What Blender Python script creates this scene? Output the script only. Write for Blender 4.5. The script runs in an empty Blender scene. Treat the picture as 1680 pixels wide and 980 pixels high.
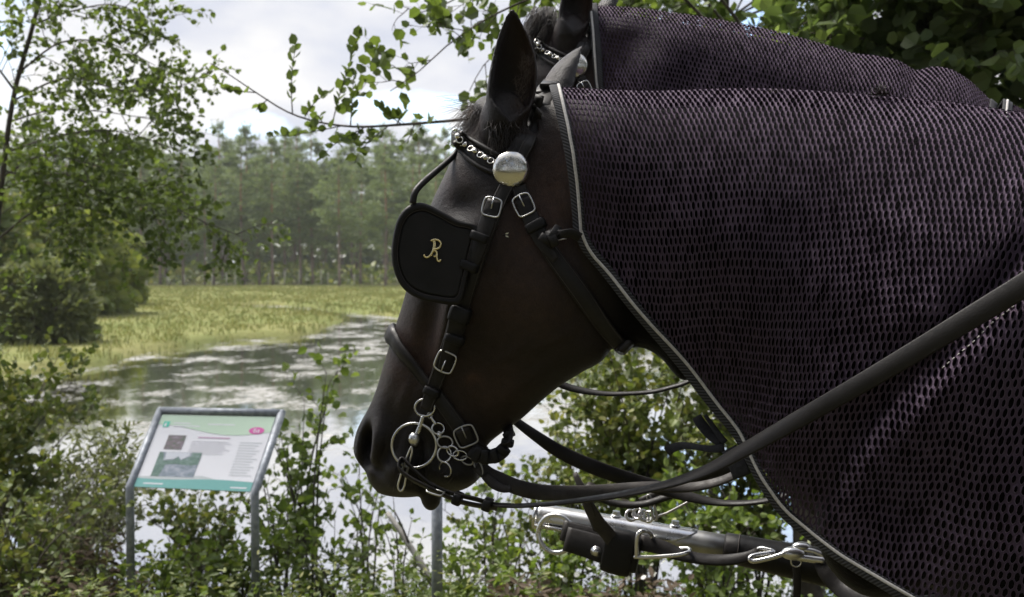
import bpy, math, random
import numpy as np
from mathutils import Vector, Matrix
from mathutils.bvhtree import BVHTree

scene = bpy.context.scene
COL = scene.collection
R = math.radians

# ------------------------------------------------------------------ camera
CAM_Z = 1.4
F = 1680 * 35 / 36.0
TH = math.atan(48 / F)
cam = bpy.data.cameras.new('camera')
cam.lens = 35; cam.sensor_width = 36; cam.clip_start = 0.05; cam.clip_end = 3000
cam.dof.use_dof = True; cam.dof.focus_distance = 1.70; cam.dof.aperture_fstop = 6.8
cam_o = bpy.data.objects.new('camera', cam); COL.objects.link(cam_o)
cam_o.location = (0, 0, CAM_Z); cam_o.rotation_euler = (R(90) - TH, 0, 0)
scene.camera = cam_o

# ------------------------------------------------------------------ sky and sun
SUN_EL, SUN_AZ = R(60), R(304)      # azimuth measured from +Y clockwise (seen from above)
w = bpy.data.worlds.new('World'); scene.world = w; w.use_nodes = True
nt = w.node_tree; nt.nodes.clear()
def wn(t, **k):
    n = nt.nodes.new(t)
    for a, b in k.items(): setattr(n, a, b)
    return n
wo = wn('ShaderNodeOutputWorld'); bg = wn('ShaderNodeBackground')
sky = wn('ShaderNodeTexSky', sky_type='NISHITA', sun_disc=False)
sky.sun_elevation = SUN_EL; sky.sun_rotation = SUN_AZ
tc = wn('ShaderNodeTexCoord'); mp = wn('ShaderNodeMapping'); mp.inputs['Scale'].default_value = (1, 1, 2.2)
mp.inputs['Location'].default_value = (0.35, 0.1, 0.0)
n1 = wn('ShaderNodeTexNoise'); n1.inputs['Scale'].default_value = 4.4; n1.inputs['Detail'].default_value = 7; n1.inputs['Roughness'].default_value = 0.55
n2 = wn('ShaderNodeTexNoise'); n2.inputs['Scale'].default_value = 3.6; n2.inputs['Detail'].default_value = 7
r1 = wn('ShaderNodeValToRGB'); r1.color_ramp.elements[0].position = 0.37; r1.color_ramp.elements[1].position = 0.47
r2 = wn('ShaderNodeValToRGB'); r2.color_ramp.elements[0].position = 0.38; r2.color_ramp.elements[1].position = 0.56
r2.color_ramp.elements[0].color = (1.80, 1.95, 2.42, 1); r2.color_ramp.elements[1].color = (3.05, 3.03, 3.04, 1)
mx = wn('ShaderNodeMixRGB')
L = nt.links.new
L(tc.outputs['Generated'], mp.inputs['Vector']); L(mp.outputs[0], n1.inputs['Vector']); L(mp.outputs[0], n2.inputs['Vector'])
L(n1.outputs['Fac'], r1.inputs[0]); L(n2.outputs['Fac'], r2.inputs[0])
L(r1.outputs[0], mx.inputs[0]); L(sky.outputs[0], mx.inputs[1]); L(r2.outputs[0], mx.inputs[2])
L(mx.outputs[0], bg.inputs[0]); bg.inputs[1].default_value = 0.10
L(bg.outputs[0], wo.inputs[0])
sun = bpy.data.lights.new('sun', 'SUN'); sun.energy = 2.3; sun.angle = R(28); sun.color = (1, 0.95, 0.88)
sun_o = bpy.data.objects.new('sun', sun); COL.objects.link(sun_o)
sd = Vector((math.sin(SUN_AZ) * math.cos(SUN_EL), math.cos(SUN_AZ) * math.cos(SUN_EL), math.sin(SUN_EL)))
sun_o.rotation_euler = sd.to_track_quat('Z', 'Y').to_euler(); sun_o.location = sd * 50
vs = scene.view_settings
vs.view_transform = 'Standard'; vs.look = 'None'; vs.gamma = 1; vs.exposure = 1.72; vs.use_curve_mapping = False
scene.cycles.max_bounces = 6; scene.cycles.transparent_max_bounces = 8
scene.cycles.caustics_reflective = False; scene.cycles.caustics_refractive = False
scene.cycles.use_denoising = True

# ------------------------------------------------------------------ pixel helpers (photo is 1680 x 980)
CAMP = np.array([0, 0, CAM_Z])
def ray(px, py):
    x = (px - 840) / F; y = (490 - py) / F
    return np.array([x, y * math.sin(TH) + math.cos(TH), y * math.cos(TH) - math.sin(TH)])
def P(px, py, Y):
    r = ray(px, py); return CAMP + r * (Y / r[1])
def G(px, py, z):
    r = ray(px, py); return CAMP + r * ((z - CAM_Z) / r[2])
def V3(p): return Vector((float(p[0]), float(p[1]), float(p[2])))
def unit(v):
    v = np.asarray(v, float); n = np.linalg.norm(v, axis=-1, keepdims=True); return v / np.maximum(n, 1e-9)

class Frame:
    """vertical median plane of a horse: s = metres towards the tail, z = height, lat = metres towards the camera"""
    def __init__(self, Q, yaw):
        self.Q = np.array(Q, float)
        self.e = np.array([math.cos(yaw), -math.sin(yaw), 0]); self.n = np.array([-math.sin(yaw), -math.cos(yaw), 0])
    def px(self, x, y, lat=0.0):
        r = ray(x, y); t = (lat - self.n @ (CAMP - self.Q)) / (self.n @ r)
        return CAMP + r * t
    def sz(self, x, y, lat=0.0):
        p = self.px(x, y, lat) - self.Q; return np.array([p @ self.e, p[2] + self.Q[2]])
    def pt(self, s, z, lat=0.0):
        p = self.Q + self.e * s + self.n * lat; return np.array([p[0], p[1], z])
YAW = R(14)
q = P(870, 300, 1.82); FA = Frame((q[0], q[1], 0), YAW)
FB = Frame(FA.Q - FA.n * 0.84, YAW)

# ------------------------------------------------------------------ geometry helpers
def cr(pts, n, closed=False):
    """Catmull-Rom through pts, n samples even in arc length"""
    p = np.asarray(pts, float)
    if closed: p = np.vstack([p[-1], p, p[0], p[1]])
    else: p = np.vstack([2 * p[0] - p[1], p, 2 * p[-1] - p[-2]])
    out = []
    for i in range(1, len(p) - 2):
        t = np.linspace(0, 1, 16, endpoint=False)[:, None]
        a, b, c, d = p[i - 1], p[i], p[i + 1], p[i + 2]
        out.append(0.5 * (2 * b + (c - a) * t + (2 * a - 5 * b + 4 * c - d) * t ** 2 + (3 * b - a - 3 * c + d) * t ** 3))
    out = np.vstack(out + [p[-2][None]])
    L_ = np.r_[0, np.cumsum(np.linalg.norm(np.diff(out, axis=0), axis=1))]
    q_ = np.linspace(0, L_[-1], n, endpoint=not closed)
    return np.stack([np.interp(q_, L_, out[:, k]) for k in range(out.shape[1])], 1)
def loft(rings, cap=True, closed_ring=True, closed_path=False):
    n, m = len(rings), len(rings[0]); V = np.vstack(rings); Fc = []
    for i in range(n if closed_path else n - 1):
        a = i * m; b = ((i + 1) % n) * m
        for j in range(m if closed_ring else m - 1):
            k = (j + 1) % m; Fc.append((a + j, a + k, b + k, b + j))
    if cap and not closed_path: Fc.append(tuple(range(m - 1, -1, -1))); Fc.append(tuple((n - 1) * m + j for j in range(m)))
    return V, Fc
def frames(pts, up=None, closed=False):
    p = np.asarray(pts, float)
    if closed: t = unit(np.roll(p, -1, 0) - np.roll(p, 1, 0))
    else: t = unit(np.gradient(p, axis=0))
    u = np.array(up if up is not None else (0.13, -1.0, 0.21), float)
    if abs(unit(u) @ t[0]) > 0.95: u = np.array([0.9, 0.2, 0.3])
    N = []
    for k in t:
        u = u - k * (u @ k); u = unit(u); N.append(u)
    N = np.array(N); return t, N, np.cross(t, N)
def tube(pts, r, m=8, closed=False, cap=True):
    p = np.asarray(pts, float); r = np.broadcast_to(np.asarray(r, float), (len(p),))
    t, N, B = frames(p, closed=closed)
    a = np.arange(m) / m * 2 * math.pi
    rings = [p[i] + r[i] * (np.cos(a)[:, None] * N[i] + np.sin(a)[:, None] * B[i]) for i in range(len(p))]
    return loft(rings, cap=cap, closed_path=closed)
def joinm(ms):
    V, Fc, o = [], [], 0
    for v, f in ms:
        V.append(np.asarray(v)); Fc += [tuple(i + o for i in q_) for q_ in f]; o += len(v)
    return np.vstack(V), Fc
def sphere(c, r, n=10, m=14, sc=(1, 1, 1)):
    rings = []
    for i in range(1, n):
        th = math.pi * i / n; a = np.arange(m) / m * 2 * math.pi
        rings.append(np.stack([math.sin(th) * np.cos(a) * sc[0], math.sin(th) * np.sin(a) * sc[1], np.full(m, math.cos(th) * sc[2])], 1) * r + np.asarray(c))
    return loft(rings)
def ring3(c, nrm, r, tr, n=40, m=8, rot=None, ry=None):
    """torus about c in the plane with normal nrm"""
    nrm = unit(nrm); u = np.array([0, 0, 1.0]) if rot is None else np.asarray(rot, float)
    u = unit(u - nrm * (u @ nrm)); v = np.cross(nrm, u); a = np.arange(n) / n * 2 * math.pi
    ry = r if ry is None else ry
    p = np.asarray(c) + r * np.cos(a)[:, None] * u + ry * np.sin(a)[:, None] * v
    return tube(p, tr, m, closed=True)
def ribbon(pts, side, width, thick, rnd=0.35):
    """flat strap: side = width direction per point; 8-point rounded section. Returns V,F,UV per vertex"""
    p = np.asarray(pts, float); n = len(p); side = np.broadcast_to(np.asarray(side, float), p.shape)
    t = unit(np.gradient(p, axis=0)); side = unit(side - t * np.sum(side * t, 1, keepdims=True)); nn = np.cross(t, side)
    w = np.broadcast_to(np.asarray(width, float), (n,)) / 2; h = np.broadcast_to(np.asarray(thick, float), (n,)) / 2
    e = np.minimum(w, h) * 2 * rnd
    rings = []
    L_ = np.r_[0, np.cumsum(np.linalg.norm(np.diff(p, axis=0), axis=1))]; uv = []
    for i in range(n):
        W, H, E = w[i], h[i], e[i]
        E2 = min(E, H * 0.9)
        cs = [(-W, -H + E2), (-W + E, -H), (W - E, -H), (W, -H + E2), (W, H - E2), (W - E, H), (0, H * 1.12), (-W + E, H), (-W, H - E2)]
        rings.append(np.array([p[i] + a * side[i] + b * nn[i] for a, b in cs])); uv += [(L_[i], a) for a, b in cs]
    V, Fc = loft(rings); return V, Fc, np.array(uv)

MATS = {}
LOC = {}
def wloc(o):
    v = Vector((0, 0, 0))
    while o is not None: v = v + o.location; o = o.parent
    return v
def mesh(name, V, Fc, mat, parent=None, smooth=True, uv=None):
    me = bpy.data.meshes.new(name); V = np.asarray(V, float)
    if parent is not None:
        o_ = wloc(parent); V = V - np.array(o_)
    me.from_pydata(V.tolist(), [], [tuple(int(i) for i in f) for f in Fc] if not isinstance(Fc, np.ndarray) else Fc.tolist()); me.update()
    if smooth: me.polygons.foreach_set('use_smooth', np.ones(len(me.polygons), bool))
    if uv is not None:
        l = me.uv_layers.new(name='UVMap'); idx = np.empty(len(me.loops), np.int32); me.loops.foreach_get('vertex_index', idx)
        l.data.foreach_set('uv', np.asarray(uv, np.float32)[idx].ravel())
    me.materials.append(MATS[mat]); ob = bpy.data.objects.new(name, me); COL.objects.link(ob)
    if parent is not None: ob.parent = parent
    return ob
def fastmesh(name, V, Q, mat, parent=None, smooth=False, k=4):
    """many k-gons from numpy arrays"""
    me = bpy.data.meshes.new(name); V = np.asarray(V, np.float32); Q = np.asarray(Q, np.int32)
    if parent is not None: V = V - np.array(wloc(parent), np.float32)
    me.vertices.add(len(V)); me.vertices.foreach_set('co', V.ravel())
    me.loops.add(Q.size); me.loops.foreach_set('vertex_index', Q.ravel())
    me.polygons.add(len(Q)); me.polygons.foreach_set('loop_start', np.arange(0, Q.size, k, dtype=np.int32))
    me.polygons.foreach_set('use_smooth', np.full(len(Q), smooth)); me.update(calc_edges=True); me.validate()
    me.materials.append(MATS[mat]); ob = bpy.data.objects.new(name, me); COL.objects.link(ob)
    if parent is not None: ob.parent = parent
    return ob
def tag(o, label, cat=None, group=None, kind=None):
    o['label'] = label
    if cat: o['category'] = cat
    if group: o['group'] = group
    if kind: o['kind'] = kind
    return o
def thing(name, label, cat, loc=(0, 0, 0), group=None):
    o = bpy.data.objects.new(name, None); COL.objects.link(o); o.location = V3(loc); o.empty_display_size = 0.1
    return tag(o, label, cat, group)
def copy_tree(o, parent=None, off=None):
    c = o.copy(); COL.objects.link(c); c.parent = parent
    if off is not None: c.location = Vector(o.location) + V3(off)
    for ch in [x for x in list(o.children)]: copy_tree(ch, c)
    return c

# ------------------------------------------------------------------ materials
def newmat(name):
    m = bpy.data.materials.new(name); m.use_nodes = True; MATS[name] = m
    nt = m.node_tree; return m, nt, nt.nodes['Principled BSDF']
def lk(nt, a, b): nt.links.new(a, b)
def coords(nt, scale=(1, 1, 1), kind='Object', rot=(0, 0, 0)):
    t = nt.nodes.new('ShaderNodeTexCoord'); mp = nt.nodes.new('ShaderNodeMapping'); mp.inputs['Scale'].default_value = scale
    mp.inputs['Rotation'].default_value = rot
    lk(nt, t.outputs[kind], mp.inputs['Vector']); return mp.outputs[0]
def noise(nt, vec, scale, detail=4, rough=0.5):
    n = nt.nodes.new('ShaderNodeTexNoise'); n.inputs['Scale'].default_value = scale; n.inputs['Detail'].default_value = detail; n.inputs['Roughness'].default_value = rough
    lk(nt, vec, n.inputs['Vector']); return n.outputs['Fac']
def ramp(nt, fac, stops):
    r = nt.nodes.new('ShaderNodeValToRGB'); el = r.color_ramp.elements
    while len(el) < len(stops): el.new(0.5)
    for e_, (p_, c_) in zip(el, stops): e_.position = p_; e_.color = (*c_, 1) if len(c_) == 3 else c_
    lk(nt, fac, r.inputs[0]); return r.outputs[0]
def bump(nt, h, strength, dist, bs):
    b = nt.nodes.new('ShaderNodeBump'); b.inputs['Strength'].default_value = strength; b.inputs['Distance'].default_value = dist
    lk(nt, h, b.inputs['Height']); lk(nt, b.outputs[0], bs.inputs['Normal']); return b
def mixc(nt, fac, a, b, mode='MIX'):
    m = nt.nodes.new('ShaderNodeMixRGB'); m.blend_type = mode
    for i, x in ((0, fac), (1, a), (2, b)):
        if isinstance(x, (int, float)): m.inputs[i].default_value = x
        elif isinstance(x, tuple): m.inputs[i].default_value = (*x, 1)
        else: lk(nt, x, m.inputs[i])
    return m.outputs[0]
def simple(name, c1, c2, scale, rough=0.5, metal=0.0, bs=0.3, bd=0.001, bscale=None, spec=0.5, sheen=0.0, r2=None, detail=4):
    m, nt, b = newmat(name); v = coords(nt)
    f = noise(nt, v, scale, detail); lk(nt, ramp(nt, f, [(0.35, c1), (0.65, c2)]), b.inputs['Base Color'])
    b.inputs['Roughness'].default_value = rough; b.inputs['Metallic'].default_value = metal; b.inputs['Specular IOR Level'].default_value = spec
    if r2 is not None:
        rr = nt.nodes.new('ShaderNodeMapRange'); rr.inputs['To Min'].default_value = rough; rr.inputs['To Max'].default_value = r2
        rr.inputs['From Min'].default_value = 0.3; rr.inputs['From Max'].default_value = 0.7
        lk(nt, noise(nt, v, scale * 2.3, 5), rr.inputs[0]); lk(nt, rr.outputs[0], b.inputs['Roughness'])
    if sheen: b.inputs['Sheen Weight'].default_value = sheen; b.inputs['Sheen Roughness'].default_value = 0.5
    if bs: bump(nt, noise(nt, v, bscale or scale * 6, 4), bs, bd, b)
    return m
simple('leather', (0.0045, 0.0042, 0.0046), (0.009, 0.0085, 0.0088), 40, 0.36, bs=0.45, bd=0.0008, bscale=420, r2=0.6, spec=0.25)
_n = MATS['leather'].node_tree; _b = _n.nodes['Principled BSDF']; _g = _n.nodes.new('ShaderNodeNewGeometry')
_src = _b.inputs['Base Color'].links[0].from_socket
lk(_n, mixc(_n, ramp(_n, _g.outputs['Pointiness'], [(.53, (0, 0, 0)), (.62, (.8, .8, .8))]), _src, (.035, .030, .027)), _b.inputs['Base Color'])
simple('leather_worn', (0.014, 0.011, 0.010), (0.034, 0.028, 0.024), 45, 0.5, bs=0.5, bd=0.001, bscale=260, r2=0.75)
simple('leather_edge', (0.03, 0.024, 0.02), (0.05, 0.04, 0.035), 60, 0.6)
simple('patent', (0.005, 0.005, 0.005), (0.010, 0.009, 0.009), 30, 0.55, bs=0.25, bd=0.0008, bscale=500, spec=0.3)
simple('steel', (0.50, 0.50, 0.50), (0.66, 0.65, 0.63), 12, 0.22, 1.0, bs=0, r2=0.34)
simple('steel_dull', (0.30, 0.30, 0.29), (0.45, 0.44, 0.42), 18, 0.38, 1.0, bs=0, r2=0.5)
simple('silver', (0.62, 0.60, 0.55), (0.80, 0.78, 0.74), 25, 0.10, 1.0, bs=0.22, bd=0.0012, bscale=55, r2=0.30)
simple('brass', (0.75, 0.62, 0.32), (0.9, 0.78, 0.45), 60, 0.2, 1.0, bs=0.1, bd=0.0005)
simple('cord', (0.40, 0.385, 0.37), (0.58, 0.555, 0.53), 300, 0.9, bs=0.8, bd=0.001, bscale=420)
simple('webbing', (0.008, 0.008, 0.010), (0.018, 0.018, 0.021), 200, 0.85, bs=0.6, bd=0.001, bscale=500)
simple('galvanised', (0.22, 0.24, 0.27), (0.36, 0.38, 0.42), 35, 0.5, 0.6, bs=0.1, bd=0.001, r2=0.62)
simple('hair', (0.010, 0.007, 0.006), (0.03, 0.02, 0.014), 40, 0.45, bs=0)
simple('hair_brown', (0.05, 0.032, 0.022), (0.10, 0.07, 0.05), 40, 0.55, bs=0)
simple('hoof', (0.03, 0.028, 0.025), (0.06, 0.055, 0.05), 12, 0.6)
simple('tag_blue', (0.10, 0.16, 0.32), (0.35, 0.42, 0.6), 160, 0.6)

# twill binding (diagonal stripes in strap UVs)
m, nt_, b = newmat('twill')
wv = nt_.nodes.new('ShaderNodeTexWave'); wv.inputs['Scale'].default_value = 62; wv.inputs['Distortion'].default_value = 0.6
lk(nt_, coords(nt_, (1, 1, 1), 'UV', (0, 0, R(38))), wv.inputs['Vector'])
lk(nt_, ramp(nt_, wv.outputs['Fac'], [(0.25, (0.006, 0.006, 0.007)), (0.85, (0.05, 0.05, 0.057))]), b.inputs['Base Color'])
b.inputs['Roughness'].default_value = 0.85; bump(nt_, wv.outputs['Fac'], 0.6, 0.001, b)

# knitted mesh strands
m, nt_, b = newmat('net')
v = coords(nt_)
c = ramp(nt_, noise(nt_, v, 9, 3), [(0.3, (0.080, 0.053, 0.090)), (0.7, (0.130, 0.094, 0.145))])
c = mixc(nt_, noise(nt_, v, 700, 2), c, (0.05, 0.034, 0.046), 'MIX')
lk(nt_, c, b.inputs['Base Color']); b.inputs['Roughness'].default_value = 0.85; b.inputs['Specular IOR Level'].default_value = 0.25
b.inputs['Sheen Weight'].default_value = 0.15; b.inputs['Sheen Roughness'].default_value = 0.4; b.inputs['Sheen Tint'].default_value = (0.8, 0.65, 0.8, 1)
bump(nt_, noise(nt_, v, 900, 3), 0.8, 0.001, b)

# horse coat
m, nt_, b = newmat('coat')
v = coords(nt_)
at = nt_.nodes.new('ShaderNodeAttribute'); at.attribute_name = 'brown'
dark = ramp(nt_, noise(nt_, v, 7, 5), [(0.3, (0.0058, 0.0044, 0.0046)), (0.7, (0.014, 0.0098, 0.0086))])
brn = ramp(nt_, noise(nt_, v, 60, 4), [(0.3, (0.038, 0.018, 0.011)), (0.7, (0.075, 0.038, 0.023))])
c = mixc(nt_, at.outputs['Fac'], dark, brn)
hs = nt_.nodes.new('ShaderNodeMapping'); hs.inputs['Scale'].default_value = (900, 900, 190); hs.inputs['Rotation'].default_value = (0, R(-20), 0)
tcx = nt_.nodes.new('ShaderNodeTexCoord'); lk(nt_, tcx.outputs['Object'], hs.inputs[0])
hn = noise(nt_, hs.outputs[0], 1.0, 3, 0.6)
c = mixc(nt_, 0.75, c, ramp(nt_, hn, [(0.3, (0.45, 0.45, 0.45)), (0.75, (1.5, 1.45, 1.4))]), 'MULTIPLY')
mt = nt_.nodes.new('ShaderNodeAttribute'); mt.attribute_name = 'neck_shade'       # black neck hair, with shade of the rug net painted into colour and gloss
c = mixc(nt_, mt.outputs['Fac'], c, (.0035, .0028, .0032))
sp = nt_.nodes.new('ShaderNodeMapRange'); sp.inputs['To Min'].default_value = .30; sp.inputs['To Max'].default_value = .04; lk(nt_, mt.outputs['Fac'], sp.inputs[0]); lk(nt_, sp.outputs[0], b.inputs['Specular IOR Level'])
lk(nt_, c, b.inputs['Base Color']); b.inputs['Roughness'].default_value = 0.37
b.inputs['Sheen Weight'].default_value = 0.045; b.inputs['Sheen Roughness'].default_value = 0.45; b.inputs['Sheen Tint'].default_value = (0.75, 0.72, 0.8, 1)
bp = bump(nt_, hn, 0.8, 0.002, b)
bp2 = nt_.nodes.new('ShaderNodeBump'); bp2.inputs['Strength'].default_value = 0.5; bp2.inputs['Distance'].default_value = 0.006
lk(nt_, noise(nt_, v, 38, 6, .6), bp2.inputs['Height']); lk(nt_, bp2.outputs[0], bp.inputs['Normal'])
# ------------------------------------------------------------------ ground (one sheet) and water: see below; horses first
rng = np.random.default_rng(5)
# stations of the near rug: crest pixel, lower-edge pixel, greatest half width, half width at the edge
RUG_A = [((905, 143), (948, 388), .088, .084), ((935, 145), (962, 402), .094, .088), ((1000, 148), (1030, 492), .104, .082),
         ((1080, 150), (1100, 580), .116, .074), ((1170, 146), (1165, 664), .128, .072), ((1260, 145), (1216, 722), .142, .078),
         ((1350, 150), (1248, 790), .160, .092), ((1450, 158), (1290, 850), .190, .112), ((1560, 168), (1380, 920), .225, .150),
         ((1680, 186), (1480, 980), .262, .19), ((1800, 205), (1600, 1050), .292, .23), ((1900, 220), (1720, 1120), .31, .27)]
RUG_B = [((968, 8), (990, 240), .085, .08), ((1050, 13), (1075, 310), .100, .085), ((1150, 27), (1160, 380), .112, .085),
         ((1250, 45), (1240, 440), .126, .09), ((1340, 69), (1310, 500), .14, .10), ((1400, 88), (1360, 545), .155, .11), ((1440, 92), (1395, 570), .165, .115),
         ((1475, 99), (1425, 590), .175, .12), ((1503, 118), (1450, 600), .18, .125), ((1530, 108), (1475, 615), .19, .13), ((1560, 113), (1500, 628), .195, .135), ((1590, 131), (1530, 640), .2, .14),
         ((1612, 152), (1560, 650), .21, .15), ((1632, 172), (1590, 660), .21, .15)]
TAB_V = np.array([0, .02, .06, .14, .28, .46, .66, .84, 1.0])
def rug_profile(v, wm, we):
    e = we / wm
    tab = np.array([0, .24, .44, .68, .90, 1.0, 1.0 + (e - 1) * .22, 1.0 + (e - 1) * .62, e])
    # smooth by sampling on a fine grid
    g = np.linspace(0, 1, 101); y = np.interp(g, TAB_V, tab)
    k = np.ones(9) / 9; ys = np.convolve(np.r_[[-y[4], -y[3], -y[2], -y[1]], y, [2 * y[-1] - y[-2 - i] for i in range(4)]], k, 'valid')
    ys[0] = 0
    return np.interp(v, g, ys) * wm
def stations(tabl, n):
    a = np.array([[*c, *e, wm, we] for c, e, wm, we in tabl], float)
    return cr(a, n) if False else np.stack([np.interp(np.linspace(0, 1, n), np.r_[0, np.cumsum(np.hypot(np.diff(a[:, 0]), np.diff(a[:, 1])))] / np.sum(np.hypot(np.diff(a[:, 0]), np.diff(a[:, 1]))), a[:, k]) for k in range(6)], 1)
def smooth1(x, k):
    if k < 2: return x
    p = np.pad(x, (k, k), mode='reflect', reflect_type='odd'); ker = np.hanning(2 * k + 3)[1:-1]; ker /= ker.sum()
    return np.convolve(p, ker, 'same')[k:-k]
def foldsA(x, y, v):
    """cloth folds of the near rug, metres of extra lateral offset"""
    x = np.asarray(x, float); y = np.asarray(y, float)
    # long fold running from the upper right down to the chest
    lx = np.array([1790, 1680, 1600, 1520, 1450, 1400, 1360]); ly = np.array([330, 455, 540, 615, 690, 750, 830])
    d = np.full(x.shape, 1e9); sg = np.zeros(x.shape)
    for i in range(len(lx) - 1):
        ax, ay, bx, by = lx[i], ly[i], lx[i + 1], ly[i + 1]; L2 = (bx - ax) ** 2 + (by - ay) ** 2
        t = np.clip(((x - ax) * (bx - ax) + (y - ay) * (by - ay)) / L2, 0, 1); dd = np.hypot(x - ax - t * (bx - ax), y - ay - t * (by - ay))
        cs = (bx - ax) * (y - ay) - (by - ay) * (x - ax); m_ = dd < d; sg = np.where(m_, -np.sign(cs), sg); d = np.where(m_, dd, d)
    sd_ = d * sg      # positive = below / right of the fold
    endf = np.clip((x - 1330) / 120, 0, 1)
    o = endf * (0.020 / (1 + np.exp(-np.clip((sd_ - 6) / 9, -30, 30))) * np.exp(-np.maximum(sd_ - 20, 0) / 240) - 0.020 * np.exp(-((sd_ + 22) / 34) ** 2))
    # softer drapes
    o += 0.006 * np.sin((x * 0.55 + y * 0.83) / 62.0 + 1.3 * np.sin(y / 150)) * np.clip((y - 260) / 250, 0, 1)
    o += 0.004 * np.sin((x - 0.35 * y) / 41.0) * np.clip((y - 200) / 300, 0, 1)
    o += -0.014 * np.exp(-(((x - 1010) / 80) ** 2 + ((y - 380) / 90) ** 2))
    o += 0.012 * np.exp(-(((x - 1180) / 120) ** 2 + ((y - 420) / 160) ** 2))
    return o * np.clip(v * 5, 0, 1)
def foldsB(x, y, v):
    x = np.asarray(x, float); y = np.asarray(y, float)
    o = 0.010 * np.sin((x + 0.9 * y) / 26.0) * np.exp(-((x - 1040) / 90) ** 2) + 0.006 * np.sin((x * .4 - y) / 30.0)
    return o * np.clip(v * 6, 0, 1)
def rug_grid(fr, tabl, folds, nu, nv, shrink=0.0, smk=6, bow=0):
    st = stations(tabl, nu)
    for k in range(6): st[:, k] = smooth1(st[:, k], smk)
    v = np.linspace(0, 1, nv); X = np.empty((nu, nv, 3)); PX = np.empty((nu, nv, 2)); LAT = np.empty((nu, nv))
    for i in range(nu):
        c, e, wm, we = st[i, :2], st[i, 2:4], st[i, 4], st[i, 5]
        p = c + (e - c) * v[:, None]
        b_ = bow * math.exp(-i / (nu * 0.06)) * np.sin(v * math.pi)
        p[:, 0] += b_
        lat = rug_profile(v, wm, we) + folds(p[:, 0], p[:, 1], v) - shrink * np.clip(v * 6, 0, 1)
        PX[i] = p; LAT[i] = lat
        for j in range(nv): X[i, j] = fr.px(p[j, 0], p[j, 1], lat[j])
    return X, PX, LAT
def surf_normals(X):
    du = np.gradient(X, axis=0); dv = np.gradient(X, axis=1); n = unit(np.cross(du, dv)); return n
def net_mesh(X, pa, rb, rx, ry, depth, K=12, da=0.004, db=0.004, warp=0.0, seed=1, flip=1, amin=0.0, gather=.034):
    """honeycomb knit laid on the surface grid X (stations x arc)"""
    nu, nv, _ = X.shape; Nn = surf_normals(X) * flip
    arc = np.concatenate([np.zeros((nu, 1)), np.cumsum(np.linalg.norm(np.diff(X, axis=1), axis=2), 1)], 1)
    crest = np.r_[0, np.cumsum(np.linalg.norm(np.diff(X[:, 0], axis=0), axis=1))]
    # also measure a mid line so that columns keep their spacing
    nb = int(arc.max() / db) + 2; Rg = np.full((nu, nb, 6), np.nan); bb = np.arange(nb) * db
    for i in range(nu):
        ok = bb <= arc[i, -1] + 0.002
        for k in range(3):
            Rg[i, ok, k] = np.interp(bb[ok], arc[i], X[i, :, k]); Rg[i, ok, 3 + k] = np.interp(bb[ok], arc[i], Nn[i, :, k])
    na = int((crest[-1] + gather) / pa); nr = int(arc.max() / rb) + 1
    ii, jj = np.meshgrid(np.arange(na), np.arange(nr), indexing='ij'); ii = ii.ravel(); jj = jj.ravel()
    ca = (ii + 0.5 + 0.5 * (jj % 2)) * pa; cb = (jj + 0.15) * rb
    ang = np.arange(K) / K * 2 * math.pi + math.pi / 2
    corners = np.array([(0, 2 / 3 * rb), (-pa / 2, rb / 3), (-pa / 2, -rb / 3), (0, -2 / 3 * rb), (pa / 2, -rb / 3), (pa / 2, rb / 3)])
    hexp = []
    for a, b_ in zip(corners, np.roll(corners, -1, 0)):
        for t in range(K // 6): hexp.append(a + (b_ - a) * t / (K // 6))
    hexp = np.array(hexp); ht = np.arctan2(hexp[:, 1] / ry, hexp[:, 0] / rx)
    inn = .5 * np.stack([rx * np.cos(ht), ry * np.sin(ht)], 1) + .5 * hexp * np.array([rx / (pa / 2) * 1.02, ry / (rb * 2 / 3) * 1.02])
    def place(a, b_, h):
        a = a - gather * (1 - np.exp(-a / .13)); a2 = a; b2 = np.maximum(b_, 0)
        if warp:
            a2 = a + warp * (np.sin(b_ * 31 + a * 17) + 0.6 * np.sin(a * 43 - b_ * 29)); b2 = np.maximum(b_ + warp * (np.sin(a * 37 + b_ * 11 + 1) + .5 * np.sin(a * 90 + b_ * 71)), 0)
        fi = np.interp(a2, crest, np.arange(nu)); i0 = np.clip(fi.astype(int), 0, nu - 2); fu = (fi - i0)[..., None]
        fb = b2 / db; j0 = np.clip(fb.astype(int), 0, nb - 2); fv = (fb - j0)[..., None]
        r = (Rg[i0, j0] * (1 - fu) + Rg[i0 + 1, j0] * fu) * (1 - fv) + (Rg[i0, j0 + 1] * (1 - fu) + Rg[i0 + 1, j0 + 1] * fu) * fv
        p = r[..., :3] + r[..., 3:] * np.asarray(h)[..., None] if np.ndim(h) else r[..., :3] + r[..., 3:] * h
        bad = (a2 < amin) | (a2 > crest[-1]) | np.isnan(p).any(-1)
        return p, bad
    rs = np.random.default_rng(seed); jit = 1 + 0.10 * rs.standard_normal((len(ca), 1))
    A0 = ca[:, None] + hexp[:, 0]; B0 = cb[:, None] + hexp[:, 1]
    A1 = ca[:, None] + inn[:, 0] * jit; B1 = cb[:, None] + inn[:, 1] * jit
    O, b0 = place(A0, B0, 0.0); I1, b1 = place(A1, B1, -0.35 * depth); I2, b2 = place(ca[:, None] + inn[:, 0] * 1.06 * jit, cb[:, None] + inn[:, 1] * 1.06 * jit, -1.4 * depth)
    ok = ~(b0.any(1) | b1.any(1) | b2.any(1)); O, I1, I2, A0, B0 = O[ok], I1[ok], I2[ok], A0[ok], B0[ok]; N_ = len(O)
    key = np.round(np.stack([A0.ravel() / pa * 240, B0.ravel() / rb * 240], 1)).astype(np.int64)
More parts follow.
